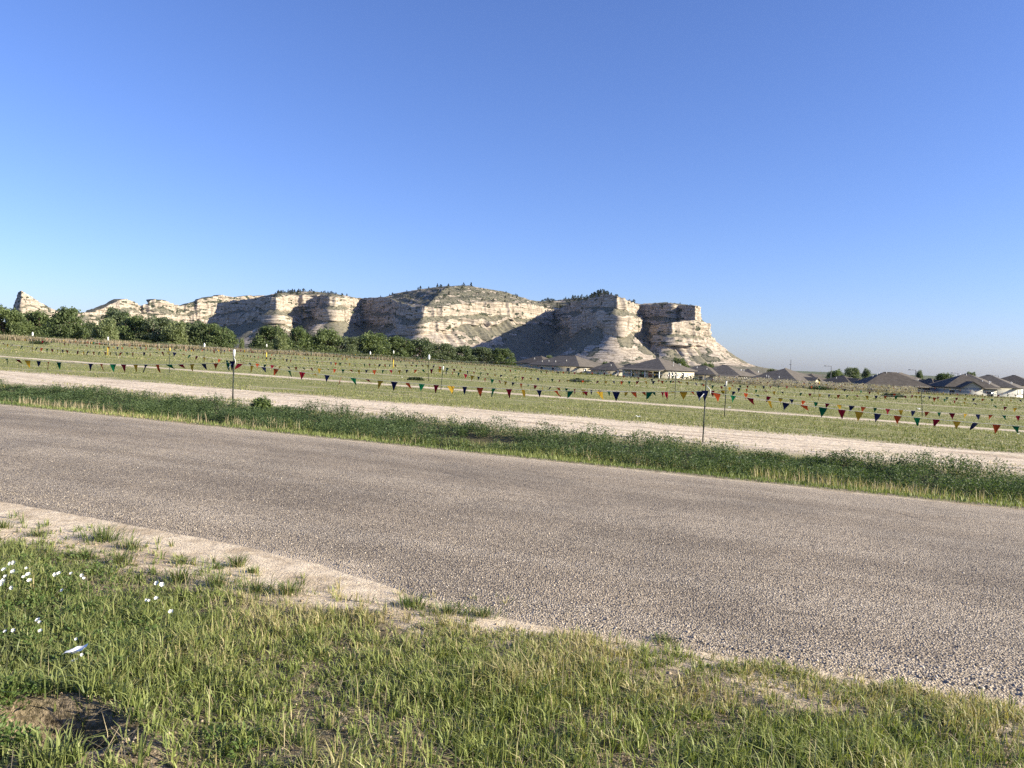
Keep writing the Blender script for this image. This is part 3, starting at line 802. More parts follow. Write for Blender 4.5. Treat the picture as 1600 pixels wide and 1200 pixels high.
HW = lambda *u: [(x, 0.9, 1.1, 1.35) for x in u]
house(850, 568, 215, 50, 9, 10, 'leftmost dark roofed house showing only its peak behind the weeds', roof=ROOFD, vents=[(2, 5)])
house(905, 572.5, 195, 47, 12, 17, 'second house from the left with a dark left roof slope and lit right wall', rwin=HW(2, 5, 8.5), vents=[(1.4, 9), (1.6, 11.5), (1.2, 13.5), (2.2, 6)], lwin=HW(3, 8, 12))
house(966, 579, 190, 52, 7, 8, 'small tan roofed house with a sunlit slope left of the porch house', wall=TAN, rwin=HW(2.5), vents=[(1.5, 3)], pitch=0.5)
house(988, 580, 205, 40, 8, 9, 'low dark roofed house squeezed behind the porch house', roof=ROOFD, wall=GREY)
house(1040, 578, 175, 46, 12.5, 12.0, 'long house with a dark covered porch and white windows below the mesa', rwin=[(1.0, .3, 1.0, 2.0), (2.4, .3, 1.0, 2.0), (3.8, .3, 1.0, 2.0), (6.8, .9, 1.2, 1.3)], lwin=[(1, .4, 2.2, 1.9), (5, .4, 2.2, 1.9), (8.5, .6, 1.5, 1.6)], porch=True, vents=[(8, 3), (9.5, 2), (10.4, 3), (5.5, 1.5)], door=('l', 3.6))
house(1116, 585, 190, 50, 8.5, 11, 'cream house left of the house with the row of windows', rwin=HW(1.5, 4.5), vents=[(2, 3), (2.6, 6), (5, 2)], lwin=HW(3, 7))
house(1155, 587, 188, 52, 10.5, 12, 'cream house with a row of four windows and a dark back porch', rwin=[(1, .8, .9, 1.5), (2.6, .8, .9, 1.5), (4.2, .8, .9, 1.5), (7.5, .8, 1.2, 1.5)], porch=True, vents=[(6, 2), (7, 2.2), (8, 2)], lwin=HW(3, 7))
house(1184, 589, 205, 50, 8.5, 9, 'cream house at the right end of the four close gables', rwin=HW(1.5, 4), vents=[(5, 2), (6, 2.3)], lwin=HW(3))
house(1222, 590, 235, 48, 9, 9, 'house half hidden behind the left slope of the big hipped roof', roof=ROOFD)
house(1246, 597.5, 168, 43, 14, 13, 'big hipped roof house with a small cream cross gable', wall=CREAM, gable=(5.0, 4.4, 0.9), vents=[(1.2, 5), (1.2, 7.5), (1.5, 8.2)], rwin=HW(1.4, 11), lwin=HW(3, 8))
house(1280, 596, 225, 45, 10, 9, 'house peeking over the right slope of the big hipped roof', roof=ROOFD)
house(1327, 599, 200, 35, 8, 9, 'dark roofed house with pale blue grey gable wall', wall=GREY, roof=ROOFD, rwin=HW(3), gable=(0.6, 5.0, 0.6), vents=[(2, 5), (6, 3)])
house(1352, 601, 178, -9, 14, 11, 'long dark brown hipped house seen square on in the middle of the right group', wall=plain('brown_siding', (0.20, 0.17, 0.14), .8, .1, 1), roof=ROOFD, rwin=[(1.5, .7, 1.6, 1.4), (5, .3, 1.9, 2.0), (8.5, .7, 1.6, 1.4), (11.5, .7, 1.2, 1.4)], vents=[(3, 5), (3.8, 4.6), (4.4, 5.2), (6, 5), (12, 2)], pitch=0.5)
house(1412, 596, 230, 30, 13, 11, 'house rising behind the long brown hipped house', roof=ROOFC, wall=TAN)
house(1452, 603, 215, 30, 7, 8, 'tan house low between the brown hipped house and the white gable', wall=TAN, roof=ROOFD, rwin=HW(2.5))
house(1459, 602.5, 200, 28, 4.0, 5, 'small white gabled garage with a round attic vent', wall=WHITE, roof=ROOFD, gable=(0.4, 3.2, 0.5), pitch=.7, rwin=[(1.2, .6, 1.4, 1.3)], name='garage')
house(1478, 604, 172, -10, 10.5, 10, 'hipped house with a grey front gable porch and a blue door', wall=GREY, roof=ROOFD, gable=(2.9, 4.2, 1.2), rwin=[(.6, .7, 1.4, 1.4), (8.3, .7, 1.6, 1.4)], vents=[(4.6, 5), (6, 5.2), (9.8, 2.5)], pitch=0.5)
house(1553, 604.5, 176, 50, 12, 13, 'white walled house with a row of dark windows second from the right', wall=WHITE, rwin=[(3, .2, .8, 1.9), (6, .9, .8, 1.3), (7.6, .9, .8, 1.3), (9.2, .9, .8, 1.3)], vents=[(1.3, 4), (1.8, 2.6), (3, 1.4), (4.2, 1.3)], lwin=HW(4, 8))
house(1588, 606, 178, 50, 12, 13, 'white walled house cut by the right edge of the picture', wall=WHITE, rwin=HW(1.5, 4.5, 7), vents=[(3, 1.5), (4, 1.4)], lwin=HW(4, 8))
house(1620, 603, 215, 48, 12, 13, 'dark roof peak at the far right edge', roof=ROOFD)

# street lamps and the thin mast
LAMPM = plain('lamp_metal', (0.10, 0.10, 0.11), 0.5, 0.1, 3)
for px, py, pb, Y, lab in ((1299, 572, 605, 240, 'street lamp behind the right slope of the big hipped roof'), (1431, 578, 610, 235, 'street lamp over the long brown hipped house'),
                           (1497, 583, 614, 240, 'street lamp left of the house with the blue door'), (1560, 587, 616, 240, 'street lamp between the two white walled houses'), (1030, 552, 588, 250, 'thin street lamp at the left end of the porch house')):
    top = at(px, py, Y); gz = float(G(top[0], top[1]))
    o = thing('street_lamp', lab, 'street lamp', (top[0], top[1], gz), 0, 'street lamps among the houses'); H = top[2] - gz
    MB().tube([(0, 0, 0), (0, 0, H)], [.12, .08], 8).build('pole', LAMPM, o)
    MB().tube([(0, 0, H - .1), (-1.5, 0, H)], .06, 6).build('arm', LAMPM, o)
    MB().box((-2.2, -.18, H - .12), (-1.35, .18, H + .08)).build('lamp_head', LAMPM, o)
top = at(1236, 562, 300); gz = float(G(top[0], top[1]))
o = thing('radio_mast', 'thin pole sticking up behind the big hipped roof', 'mast', (top[0], top[1], gz)); H = top[2] - gz
MB().tube([(0, 0, 0), (0, 0, H)], [.2, .1], 6).build('pole', LAMPM, o); MB().box((-.6, -.05, H - 2), (.6, .05, H - 1.85)).build('crossbar', LAMPM, o)
# long low white pipe lying in the weeds before the dark gabled house
p0, p1 = at(1303, 604.5, 118), at(1335, 606.5, 118)
o = thing('white_pipe', 'long white pipe lying along the weeds in front of the dark gabled house', 'pipe', p0)
MB().tube([(0, 0, 0), tuple(p1 - p0)], 0.32, 10).build('pipe_body', M['white'], o)
MB().tube([tuple((p1 - p0) * .985), tuple((p1 - p0) * 1.0)], 0.38, 10).build('collar', M['white'], o)

# ------------------------------------------------------------------ grass, weeds, shrubs (nobody could count them)
def blades(name, x, y, h, w, lean, phi, col, mat, zoff=None, tipcol=None, z=None):
    n = len(x); z = (G(x, y) if z is None else z) - 0.01
    d = np.stack([np.cos(phi), np.sin(phi), 0 * phi], -1); tw = phi + math.pi / 2 + rng.normal(0, .7, n)
    s = np.stack([np.cos(tw), np.sin(tw), 0 * tw], -1) * (w / 2)[:, None]
    b = np.stack([x, y, z], -1); up = np.array([0, 0, 1.0])
    mid = b + d * (lean * h * 0.30)[:, None] + up * (h * 0.58)[:, None]
    tip = b + d * (lean * h * 0.95)[:, None] + up * (h * (1 - 0.30 * lean))[:, None]
    V = np.stack([b - s, b + s, mid - s * .8, mid + s * .8, tip], 1).reshape(-1, 3)
    i = np.arange(n)[:, None] * 5
    qd = i + np.array([0, 1, 3, 2]); tr = i + np.array([2, 3, 4])
    c = np.repeat(col[:, None], 5, 1)
    if tipcol is not None: c[:, 4] = tipcol; c[:, 2:4] = c[:, 2:4] * .7 + tipcol[:, None] * .3
    return npmesh(name, V, [qd, tr], mat, col=c.reshape(-1, 3))


def mixc(a, b, k): return np.array(a)[None] * (1 - k[:, None]) + np.array(b)[None] * k[:, None]


def verge_line(t):   # where the verge grass ends against the sandy shoulder
    return np.interp(t, [-12, -6.2, -4.8, -4.0, -3.3, -2.6, -1.8, -0.6, 0.4, 1.4, 3, 6], [4.3, 4.30, 4.18, 4.02, 3.92, 3.95, 4.14, 4.36, 4.42, 4.44, 4.55, 4.6])


def verge(nclump, per, seed):
    r = np.random.default_rng(seed)
    cy = r.uniform(2.45, 6.6, nclump); cx = cy * r.uniform(-1.2, 1.25, nclump)
    cn = ND[0] * cx + ND[1] * cy; ct = TD[0] * cx + TD[1] * cy
    px = cx / np.maximum(cy, .1)
    dens = sstep(-0.40, 0.30, fbm(cx * 1.9, cy * 1.9, s=61) + 0.10 + .2 * (cx < -1.5))
    edge = verge_line(ct) + 0.12 * fbm(ct * 3, s=62); dens = np.maximum(dens, .75 * sstep(-2.2, -1.0, ct) * sstep(-.55, -.2, cn - edge))
    soft = np.maximum(1 - sstep(-0.22, 0.06, cn - edge), .07 * (1 - sstep(.3, .65, cn - edge)) * (ct < -1.5))
    hole = sstep(0.24, 0.44, np.hypot((cx - HOLE[0]) + (cy - HOLE[1]) * .55, (cy - HOLE[1]) * 1.5))
    ok = (r.uniform(size=nclump) < (0.24 + 0.76 * dens ** 1.3) * soft * hole * np.minimum(1, cy / 4.2)) & (cn > 1.9)
    cx, cy, cn, ct = cx[ok], cy[ok], cn[ok], ct[ok]; m = len(cx)
    left = 1 - sstep(-2.6, -1.2, cx + 0.25 * (cy - 4.5)); right = sstep(0.3, 1.6, cx)
    ch = (0.080 + 0.060 * fbm(cx * 1.1, cy * 1.1, s=63)) * r.uniform(.7, 1.35, m) * (1 - 0.35 * sstep(-0.9, -0.1, cn - verge_line(ct))) * (1 - .12 * right)
    cdry = np.clip(0.30 + 0.55 * fbm(cx * 2.2, cy * 2.2, s=64) + 0.32 * sstep(-1.2, 0, cn - verge_line(ct)) * (1 - left) - 0.35 * left + r.normal(0, .16, m), 0, 1)
    cph = r.uniform(0, 6.28, m)
    k = np.repeat(np.arange(m), per); n = len(k)
    ang = r.uniform(0, 6.28, n); rad = np.abs(r.normal(0, .020, n))
    x = cx[k] + rad * np.cos(ang); y = cy[k] + rad * np.sin(ang)
    h = ch[k] * r.uniform(.4, 1.5, n); w = r.uniform(.0032, .0078, n) * (1 + .35 * left[k])
    lean = np.clip(r.normal(.55, .35, n), .02, 1.5)
    green = mixc((0.095, 0.148, 0.034), (0.31, 0.355, 0.110), r.uniform(0, 1, n)); green = green * (1 - left[k][:, None] * .18) * np.array([1, 1, 1])
    green[:, 2] += 0.012 * left[k]
    dryc = mixc((0.32, 0.275, 0.125), (0.52, 0.44, 0.26), r.uniform(0, 1, n))
    d = np.clip(cdry[k] * 1.0 + r.normal(0, .22, n), 0, 1); d = sstep(.42, .92, d)
    col = green * (1 - d[:, None]) + dryc * d[:, None]
    tip = col * .65 + np.array([.34, .31, .12]) * .35
    return blades('verge_grass', x, y, h, w, lean, ang, col, M['blade'], tipcol=tip)


stuff(verge(54000, 10, 11), 'uneven green and straw coloured grass covering the near roadside verge', 'grass')

# flat dead straw lying between the clumps
n = 12000
x = rng.uniform(-4.5, 4.5, n); y = rng.uniform(2.4, 5.9, n); cn = ND[0] * x + ND[1] * y; ct = TD[0] * x + TD[1] * y
ok = ((cn < verge_line(ct) + .05) | ((cn < verge_line(ct) + .6) & (rng.uniform(size=n) < .12))) & (np.abs(x / y) < .8); x, y = x[ok], y[ok]; n = len(x)
stuff(blades('dead_straw', x, y, rng.uniform(.05, .11, n), rng.uniform(.002, .004, n), np.full(n, 2.6), rng.uniform(0, 6.28, n), mixc((0.30, .24, .15), (.52, .43, .29), rng.uniform(0, 1, n)), M['dry']), 'dead straw lying between the grass clumps of the verge', 'straw')

# leafy weeds in the left corner of the verge
def leaf_weeds(name, cx, cy, hgt, spread, per, size, c0, c1, seed, mat=None):
    r = np.random.default_rng(seed); m = len(cx); k = np.repeat(np.arange(m), per); n = len(k)
    f = r.uniform(.08, 1, n); ang = r.uniform(0, 6.28, n); rad = spread[k] * (0.25 + .75 * np.sin(f * 2.6)) * np.sqrt(r.uniform(0, 1, n))
    P = np.stack([cx[k] + rad * np.cos(ang), cy[k] + rad * np.sin(ang), G(cx, cy)[k] + hgt[k] * f], -1)
    d = np.stack([np.cos(ang), np.sin(ang), r.uniform(0.1, 1.3, n)], -1); d /= np.linalg.norm(d, axis=1)[:, None]
    sd = np.cross(d, r.normal(size=(n, 3))); sd /= np.linalg.norm(sd, axis=1)[:, None]
    s = (size * r.uniform(.5, 1.4, n))[:, None]
    V = np.stack([P, P + d * s * .55 + sd * s * .22, P + d * s, P + d * s * .55 - sd * s * .22], 1).reshape(-1, 3)
    tone = np.clip(np.repeat(r.uniform(0, 1, m), per) * .6 + r.uniform(0, .55, n), 0, 1)
    return npmesh(name, V, np.arange(4 * n).reshape(n, 4), mat or M['leaf'], col=np.repeat(mixc(c0, c1, tone), 4, 0))


r = np.random.default_rng(31)
cx, cy = [], []
while len(cx) < 300:
    px, py = r.uniform(-60, 380), r.uniform(880, 1215)
    if (py < 1080 and px < 240 * (1 - abs(py - 1010) / 420) and r.uniform() < .9) or (px < 70 and 1090 < py) or (250 < px < 400 and py > 1170 and r.uniform() < .15):
        a, b = onground(px, py)
        if math.hypot((a - HOLE[0]) + (b - HOLE[1]) * .55, (b - HOLE[1]) * 1.5) > .2 or px < 30: cx.append(a); cy.append(b)
cx, cy = np.array(cx), np.array(cy); m = len(cx)
stuff(leaf_weeds('leafy_weeds', cx, cy, r.uniform(.04, .09, m), r.uniform(.03, .06, m), 40, 0.020, (0.06, 0.11, 0.03), (0.15, 0.21, 0.06), 32), 'low leafy weeds among the grass in the left corner', 'weeds')

# tufts standing alone on the sandy shoulder
TUFTS = [(165, 845, 34, .11, 'wide grass tuft on the sand at the upper left of the shoulder'), (205, 858, 16, .08, 'small tuft beside the wide tuft on the sandy shoulder'), (187, 886, 22, .10, 'grass tuft in the middle of the sandy shoulder'), (135, 876, 14, .09, 'narrow upright tuft left of the middle tuft on the sand'),
         (370, 885, 12, .09, 'small tuft alone on the sand near the asphalt'), (285, 882, 12, .06, 'thin low tuft on the sand above the white flower pair'), (340, 890, 8, .05, 'tiny sprig left of the tuft near the asphalt'), (395, 895, 10, .05, 'sparse sprig at the right end of the sandy shoulder'),
         (60, 838, 18, .06, 'thin tuft at the left end of the sandy shoulder'), (5, 825, 12, .07, 'tuft cut by the left edge beside the asphalt'), (1040, 1003, 20, .05, 'flat grass tuft at the asphalt edge near the middle'), (280, 915, 26, .09, 'dark spreading tuft beside the white flower pair'), (340, 925, 30, .09, 'dark grass clump casting a shadow on the sand'), (400, 930, 30, .09, 'dark grass clump right of the shadowed clump on the sand'), (450, 932, 26, .08, 'dark grass clump at the right end of the sandy patch'),
         (700, 960, 40, .06, 'straggling tuft spreading over the sand edge in the middle'), (640, 950, 30, .07, 'tuft at the left end of the sand edge in the middle'), (755, 965, 26, .06, 'tuft leaning right over the gravel edge in the middle')]
for (px, py, wpx, hh, lab) in TUFTS:
    a, b = onground(px, py); n = int(50 + wpx * 5); sp_ = 1.5 * wpx / F_PX * b; hh *= 1.35
    ang = rng.uniform(0, 6.28, n); rad = np.abs(rng.normal(0, sp_ * .45, n))
    x, y = a + rad * np.cos(ang), b + rad * np.sin(ang) * .7
    c = mixc((0.06, .10, .03), (.19, .225, .075), rng.uniform(0, 1, n)); dd = rng.uniform(0, 1, n) < .15; c[dd] = (.36, .31, .17)
    t_ = blades('grass_tuft', x, y, hh * rng.uniform(.5, 1.2, n), rng.uniform(.003, .006, n), np.clip(rng.normal(.7, .3, n), .1, 1.4), ang, c, M['blade'])
    tag(t_, lab, 'grass tuft', 'grass tufts on the sandy shoulder')

# field turf
def turf(n0, n1, num, h0, h1, w, seed):
    r = np.random.default_rng(seed)
    d = (n0 * (n1 / n0) ** r.uniform(0, 1, num * 2)); px = r.uniform(-220, 1820, num * 2)
    y = d; x = (px - 800) / F_PX * d; n = ND[0] * x + ND[1] * y
    ok = (n > 21.4 + .5 * fbm(x, y, s=2)) & ~((n > 31.9) & (n < 33.5)) & (fbm(x * .35, y * .35, s=71) + .5 * fbm(x * 1.7, y * 1.7, s=72) > -.42) & (n < 128)
    x, y = x[ok][:num], y[ok][:num]; m = len(x)
    k = np.clip(.5 + .6 * fbm(x * .15, y * .15, s=73) + r.normal(0, .3, m), 0, 1)
    col = mixc((0.115, .145, .040), (.26, .27, .095), k); dd = r.uniform(0, 1, m) < .18; col[dd] = mixc((.28, .24, .12), (.42, .36, .22), r.uniform(0, 1, dd.sum()))
    return blades('x', x, y, r.uniform(h0, h1, m), w * r.uniform(.6, 1.4, m), np.clip(r.normal(.6, .3, m), .05, 1.3), r.uniform(0, 6.28, m), col, M['blade'])


for nm, a in (('field_grass', (17, 60, 110000, .03, .09, .016, 81)), ('far_field_grass', (55, 135, 50000, .05, .13, .05, 82))):
    o = turf(*a); o.name = nm
    stuff(o, 'short patchy grass of the open field' if nm == 'field_grass' else 'short grass of the distant part of the field', 'grass')

# roadside ditch: dark feathery weeds behind, light grass and dry stalks in front
r = np.random.default_rng(91)
m = 5900
ct = r.uniform(-27, 18, m); cn = r.uniform(13.2, 16.3, m)
thick = fbm(ct * .35, cn * .8, s=92)
ok = (thick > -.52); ct, cn, thick = ct[ok], cn[ok], thick[ok]
edge_hi = 16.1 + .35 * fbm(ct * .5, s=93); edge_lo = 13.7 + .6 * fbm(ct * .33, s=94)
ok = (cn < edge_hi) & (cn > edge_lo); ct, cn, thick = ct[ok], cn[ok], thick[ok]; m = len(ct)
hh = (0.25 + .26 * fbm(ct * .7, cn * .7, s=95)).clip(.06, None) * r.uniform(.65, 1.25, m) * (0.75 + .25 * sstep(-20, -6, ct))
cx, cy = ct * TD[0] + cn * ND[0], ct * TD[1] + cn * ND[1]
stuff(leaf_weeds('ditch_weeds', cx, cy, hh, r.uniform(.08, .17, m), 95, 0.034, (0.045, 0.080, 0.036), (0.115, 0.160, 0.062), 96), 'dark green feathery weeds filling the ditch beyond the road', 'weeds')
m = 58000
ct = r.uniform(-28, 19, m); cn = 11.75 + 3.0 * r.uniform(0, 1, m) ** 1.2
f = fbm(ct * .5, cn * .9, s=97); ok = f + .3 * (13.4 - cn) > -.35; ct, cn, f = ct[ok], cn[ok], f[ok]; m = len(ct)
x, y = ct * TD[0] + cn * ND[0], ct * TD[1] + cn * ND[1]
col = mixc((0.10, .145, .04), (.25, .28, .09), np.clip(.5 + .7 * f + r.normal(0, .25, m), 0, 1)); dd = r.uniform(0, 1, m) < sstep(0, .6, fbm(ct * .4 + 9, cn, s=98)) * .4; col[dd] = mixc((.30, .23, .12), (.50, .40, .25), r.uniform(0, 1, dd.sum()))
stuff(blades('ditch_grass', x, y, (.06 + .16 * sstep(11.8, 13.2, cn) * (.7 + .6 * f)) * r.uniform(.5, 1.3, m), r.uniform(.006, .014, m), np.clip(r.normal(.35, .2, m), .02, 1), r.uniform(0, 6.28, m), col, M['blade']), 'light green grass along the far edge of the road', 'grass')
m = 16000
ct = r.uniform(-30, 18, m); cn = 15.9 + 2.6 * r.uniform(0, 1, m) ** 1.5
f = fbm(ct * .35, cn * 1.6, s=197); ok = f > -.05 + .25 * (cn - 16.5); ct, cn, f = ct[ok], cn[ok], f[ok]; m = len(ct)
x, y = ct * TD[0] + cn * ND[0], ct * TD[1] + cn * ND[1]
stuff(blades('track_grass', x, y, r.uniform(.03, .11, m), r.uniform(.008, .016, m), np.clip(r.normal(.6, .3, m), .05, 1.2), r.uniform(0, 6.28, m), mixc((.13, .15, .045), (.34, .31, .13), r.uniform(0, 1, m)), M['blade'], z=G(x, y) + .006), 'thin patchy grass along the near edge of the dirt track', 'grass')
# dry upright seed stalks in patches
m = 7000
ct = r.uniform(-22, 14, m); cn = r.uniform(12.5, 14.0, m); ok = fbm(ct * .45 + 3, cn * .4, s=99) > .26; ct, cn = ct[ok], cn[ok]; m = len(ct)
x, y = ct * TD[0] + cn * ND[0], ct * TD[1] + cn * ND[1]
stuff(blades('dry_stalks', x, y, r.uniform(.12, .34, m), r.uniform(.006, .012, m), np.clip(r.normal(.15, .12, m), 0, .6), r.uniform(0, 6.28, m), mixc((.34, .275, .17), (.56, .46, .30), r.uniform(0, 1, m)), M['dry']), 'straw coloured dry stalks standing in the ditch', 'dry grass')

# the leafy bush right of the first near post
bx, by = onground(409, 640)
o = thing('leafy_bush', 'round leafy green bush in the ditch beside the left near post', 'bush', (bx, by, float(G(bx, by))))
q = np.random.default_rng(77)
def bsh(rr, n):
    d = rr.normal(size=(n, 3)); d /= np.linalg.norm(d, axis=1)[:, None]; s = rr.uniform(.5, 1.05, n)[:, None]; P = d * s * np.array([.22, .20, .17]) + np.array([0, 0, .22]); P += .05 * rr.normal(size=P.shape); return P, s
link_mesh('foliage', crown_mesh('foliage', 1500, .03, bsh, ((.05, .085, .03), (.14, .19, .06)), 78), o)
link_mesh('stem', trunk_mesh('stem', .45, .012, 79), o)

# tall dry weeds along the far edge of the field
def far_weeds(name, px0, px1, d0, d1, num, h0, h1, w, c0, c1, seed, label, drop=0.0, thr=-9.0):
    r = np.random.default_rng(seed); px = r.uniform(px0, px1, num); d = r.uniform(0, 1, num)
    D = np.interp(px, [-200, 0, 400, 800, 900, 1200, 1600, 1800], d0) * (1 - d) + np.interp(px, [-200, 0, 400, 800, 900, 1200, 1600, 1800], d1) * d
    x = (px - 800) / F_PX * D; y = D; f = fbm(x * .16, y * .16, s=seed); ok = f > thr; x, y, f = x[ok], y[ok], f[ok]; m = len(x)
    h = r.uniform(h0, h1, m) * (.75 + .5 * np.clip(f + .3, 0, 1)); col = mixc(c0, c1, np.clip(.5 + .5 * f + r.normal(0, .25, m), 0, 1))
    gm = r.uniform(0, 1, m) < .2; col[gm] = mixc((.06, .08, .03), (.12, .135, .055), r.uniform(0, 1, gm.sum()))
    return stuff(blades(name, x, y, h, w * r.uniform(.6, 1.5, m), np.clip(r.normal(.25, .2, m), 0, .9), r.uniform(0, 6.28, m), col, M['dry']), label, 'weeds')


far_weeds('dry_weeds', -120, 860, [126, 126, 136, 160, 160, 160, 160, 160], [138, 138, 150, 172, 172, 172, 172, 172], 34000, .45, 1.05, .08, (.20, .16, .10), (.40, .33, .235), 111, 'band of tall brown dry weeds along the far left edge of the field')
far_weeds('edge_weeds', 700, 1700, [150, 150, 150, 132, 108, 98, 100, 104], [158, 158, 158, 140, 118, 110, 114, 118], 24000, .18, .42, .07, (.18, .16, .10), (.34, .30, .20), 112, 'brownish weeds along the field edge in front of the houses')


def far_bush(name, px0, px1, py0, py1, num, D0, D1, h0, h1, c0, c1, seed, label):
    r = np.random.default_rng(seed); cx, cy = [], []
    for i in range(num):
        px = r.uniform(px0, px1); D = r.uniform(D0, D1); cx.append((px - 800) / F_PX * D); cy.append(D)
    cx, cy = np.array(cx), np.array(cy)
    return stuff(leaf_weeds(name, cx, cy, r.uniform(h0, h1, num), r.uniform(.4, .9, num), 140, .14, c0, c1, seed), label, 'weeds')


far_bush('sage_scrub', 1120, 1430, 0, 0, 260, 90, 101, .45, .95, (.20, .175, .145), (.42, .37, .32), 121, 'grey mauve scrub in front of the big hipped roof house')
far_bush('green_scrub', 800, 1130, 0, 0, 70, 104, 120, .12, .34, (.10, .115, .05), (.22, .23, .10), 122, 'low greenish scrub in front of the left houses')
far_bush('mixed_scrub', 1430, 1640, 0, 0, 80, 102, 116, .12, .36, (.13, .14, .08), (.28, .26, .18), 123, 'low grey green scrub in front of the right houses')
for px, py, Y, w, h, lab in ((1080, 592, 108, 2.0, .95, 'dark round bush in front of the porch house'), (1280, 616, 88, 1.4, .5, 'low dark weed clump at the right of the scrub in the field'), (1395, 622, 72, 1.0, .38, 'small dark weed clump alone in the field at the right'), (905, 602, 62, 1.0, .3, 'low dark weed clump left of the thin post in mid field'),
                          (60, 544, 100, 1.3, .5, 'dark weed clump at the field edge below the largest round tree'), (1225, 610, 102, 1.8, .6, 'grey green bush in front of the big hipped roof'), (650, 594, 45, .5, .16, 'small dark weed clump beside the white topped post')):
    x, y = at(px, py, Y)[:2]
    o = thing('weed_bush', lab, 'bush', (x, y, float(G(x, y))), 0, 'dark weed clumps in the field')
    def b2(rr, n, w=w, h=h):
        d = rr.normal(size=(n, 3)); d[:, 2] = np.abs(d[:, 2]); d /= np.linalg.norm(d, axis=1)[:, None]; return d * rr.uniform(.3, 1.05, n)[:, None] * np.array([w, w, h]), None
    link_mesh('foliage', crown_mesh('foliage', 420, .09 + .06 * h, b2, ((.03, .045, .02), (.085, .105, .045)), int(px)), o)
    link_mesh('stem', trunk_mesh('stem', h * .8, .03, int(px) + 1, 3), o)

for nm, a, b, num, lab in (('hedge_brush', -40, 352, 130, 'tangled low brush under the long left-hand tree row'), ('low_brush', 398, 812, 150, 'tangled low brush under the second tree row')):
    r = np.random.default_rng(int(a) + 500); px = r.uniform(a, b, num); D = np.interp(px, [0, 400, 800], [186, 190, 205]) + r.uniform(-8, 12, num); top = np.interp(px, [-40, 352, 398, 560, 812], [2.6, 2.6, 3.0, 2.6, 1.6])
    stuff(leaf_weeds(nm, (px - 800) / F_PX * D, D, top * r.uniform(.6, 1.15, num) + .5, r.uniform(1.0, 2.2, num), 420, .30, (.050, .066, .028), (.145, .165, .07), int(a) + 600), lab, 'brush')


def clods(num, seed):
    r = np.random.default_rng(seed); y = r.uniform(2.5, 6.2, num); x = y * r.uniform(-1.1, 1.1, num); cn = ND[0] * x + ND[1] * y; ct = TD[0] * x + TD[1] * y
    ok = cn < verge_line(ct) + .35; x, y = x[ok], y[ok]; n = len(x); s = .0035 * r.pareto(2.2, n).clip(.2, 4) + .002
    base = np.array([(1, 0, 0), (-.5, .87, 0), (-.5, -.87, 0), (.35, .5, .9), (.3, -.6, .8), (-.7, .05, .85)], float)
    V = base[None] * r.uniform(.5, 1.3, (n, 6, 3)) * s[:, None, None]; V[..., 2] *= .7; V += np.stack([x, y, G(x, y)], -1)[:, None]
    T = np.array([(0, 3, 4), (0, 1, 3), (1, 5, 3), (1, 2, 5), (2, 4, 5), (2, 0, 4), (3, 5, 4)])
    return npmesh('soil_clods', V.reshape(-1, 3), (np.arange(n)[:, None, None] * 6 + T[None]).reshape(-1, 3), M['pebble'], col=np.repeat(mixc((.22, .165, .11), (.52, .42, .30), r.uniform(0, 1, n)), 6, 0))


stuff(clods(23000, 141), 'crumbs of soil and small stones between the verge grass', 'soil')
r = np.random.default_rng(142); n = 420; y = r.uniform(2.7, 5.8, n); x = y * r.uniform(-.7, .72, n); cn = ND[0] * x + ND[1] * y; ct = TD[0] * x + TD[1] * y
ok = (cn < verge_line(ct) - .1) & (fbm(x * 1.3, y * 1.3, s=143) > -.1); x, y = x[ok], y[ok]; n = len(x)
stuff(blades('seed_stalks', x, y, r.uniform(.14, .26, n), r.uniform(.002, .0035, n), np.clip(r.normal(.5, .3, n), .05, 1.3), r.uniform(0, 6.28, n), mixc((.34, .29, .15), (.58, .49, .31), r.uniform(0, 1, n)), M['dry']), 'thin pale seed stalks standing above the verge grass', 'grass')

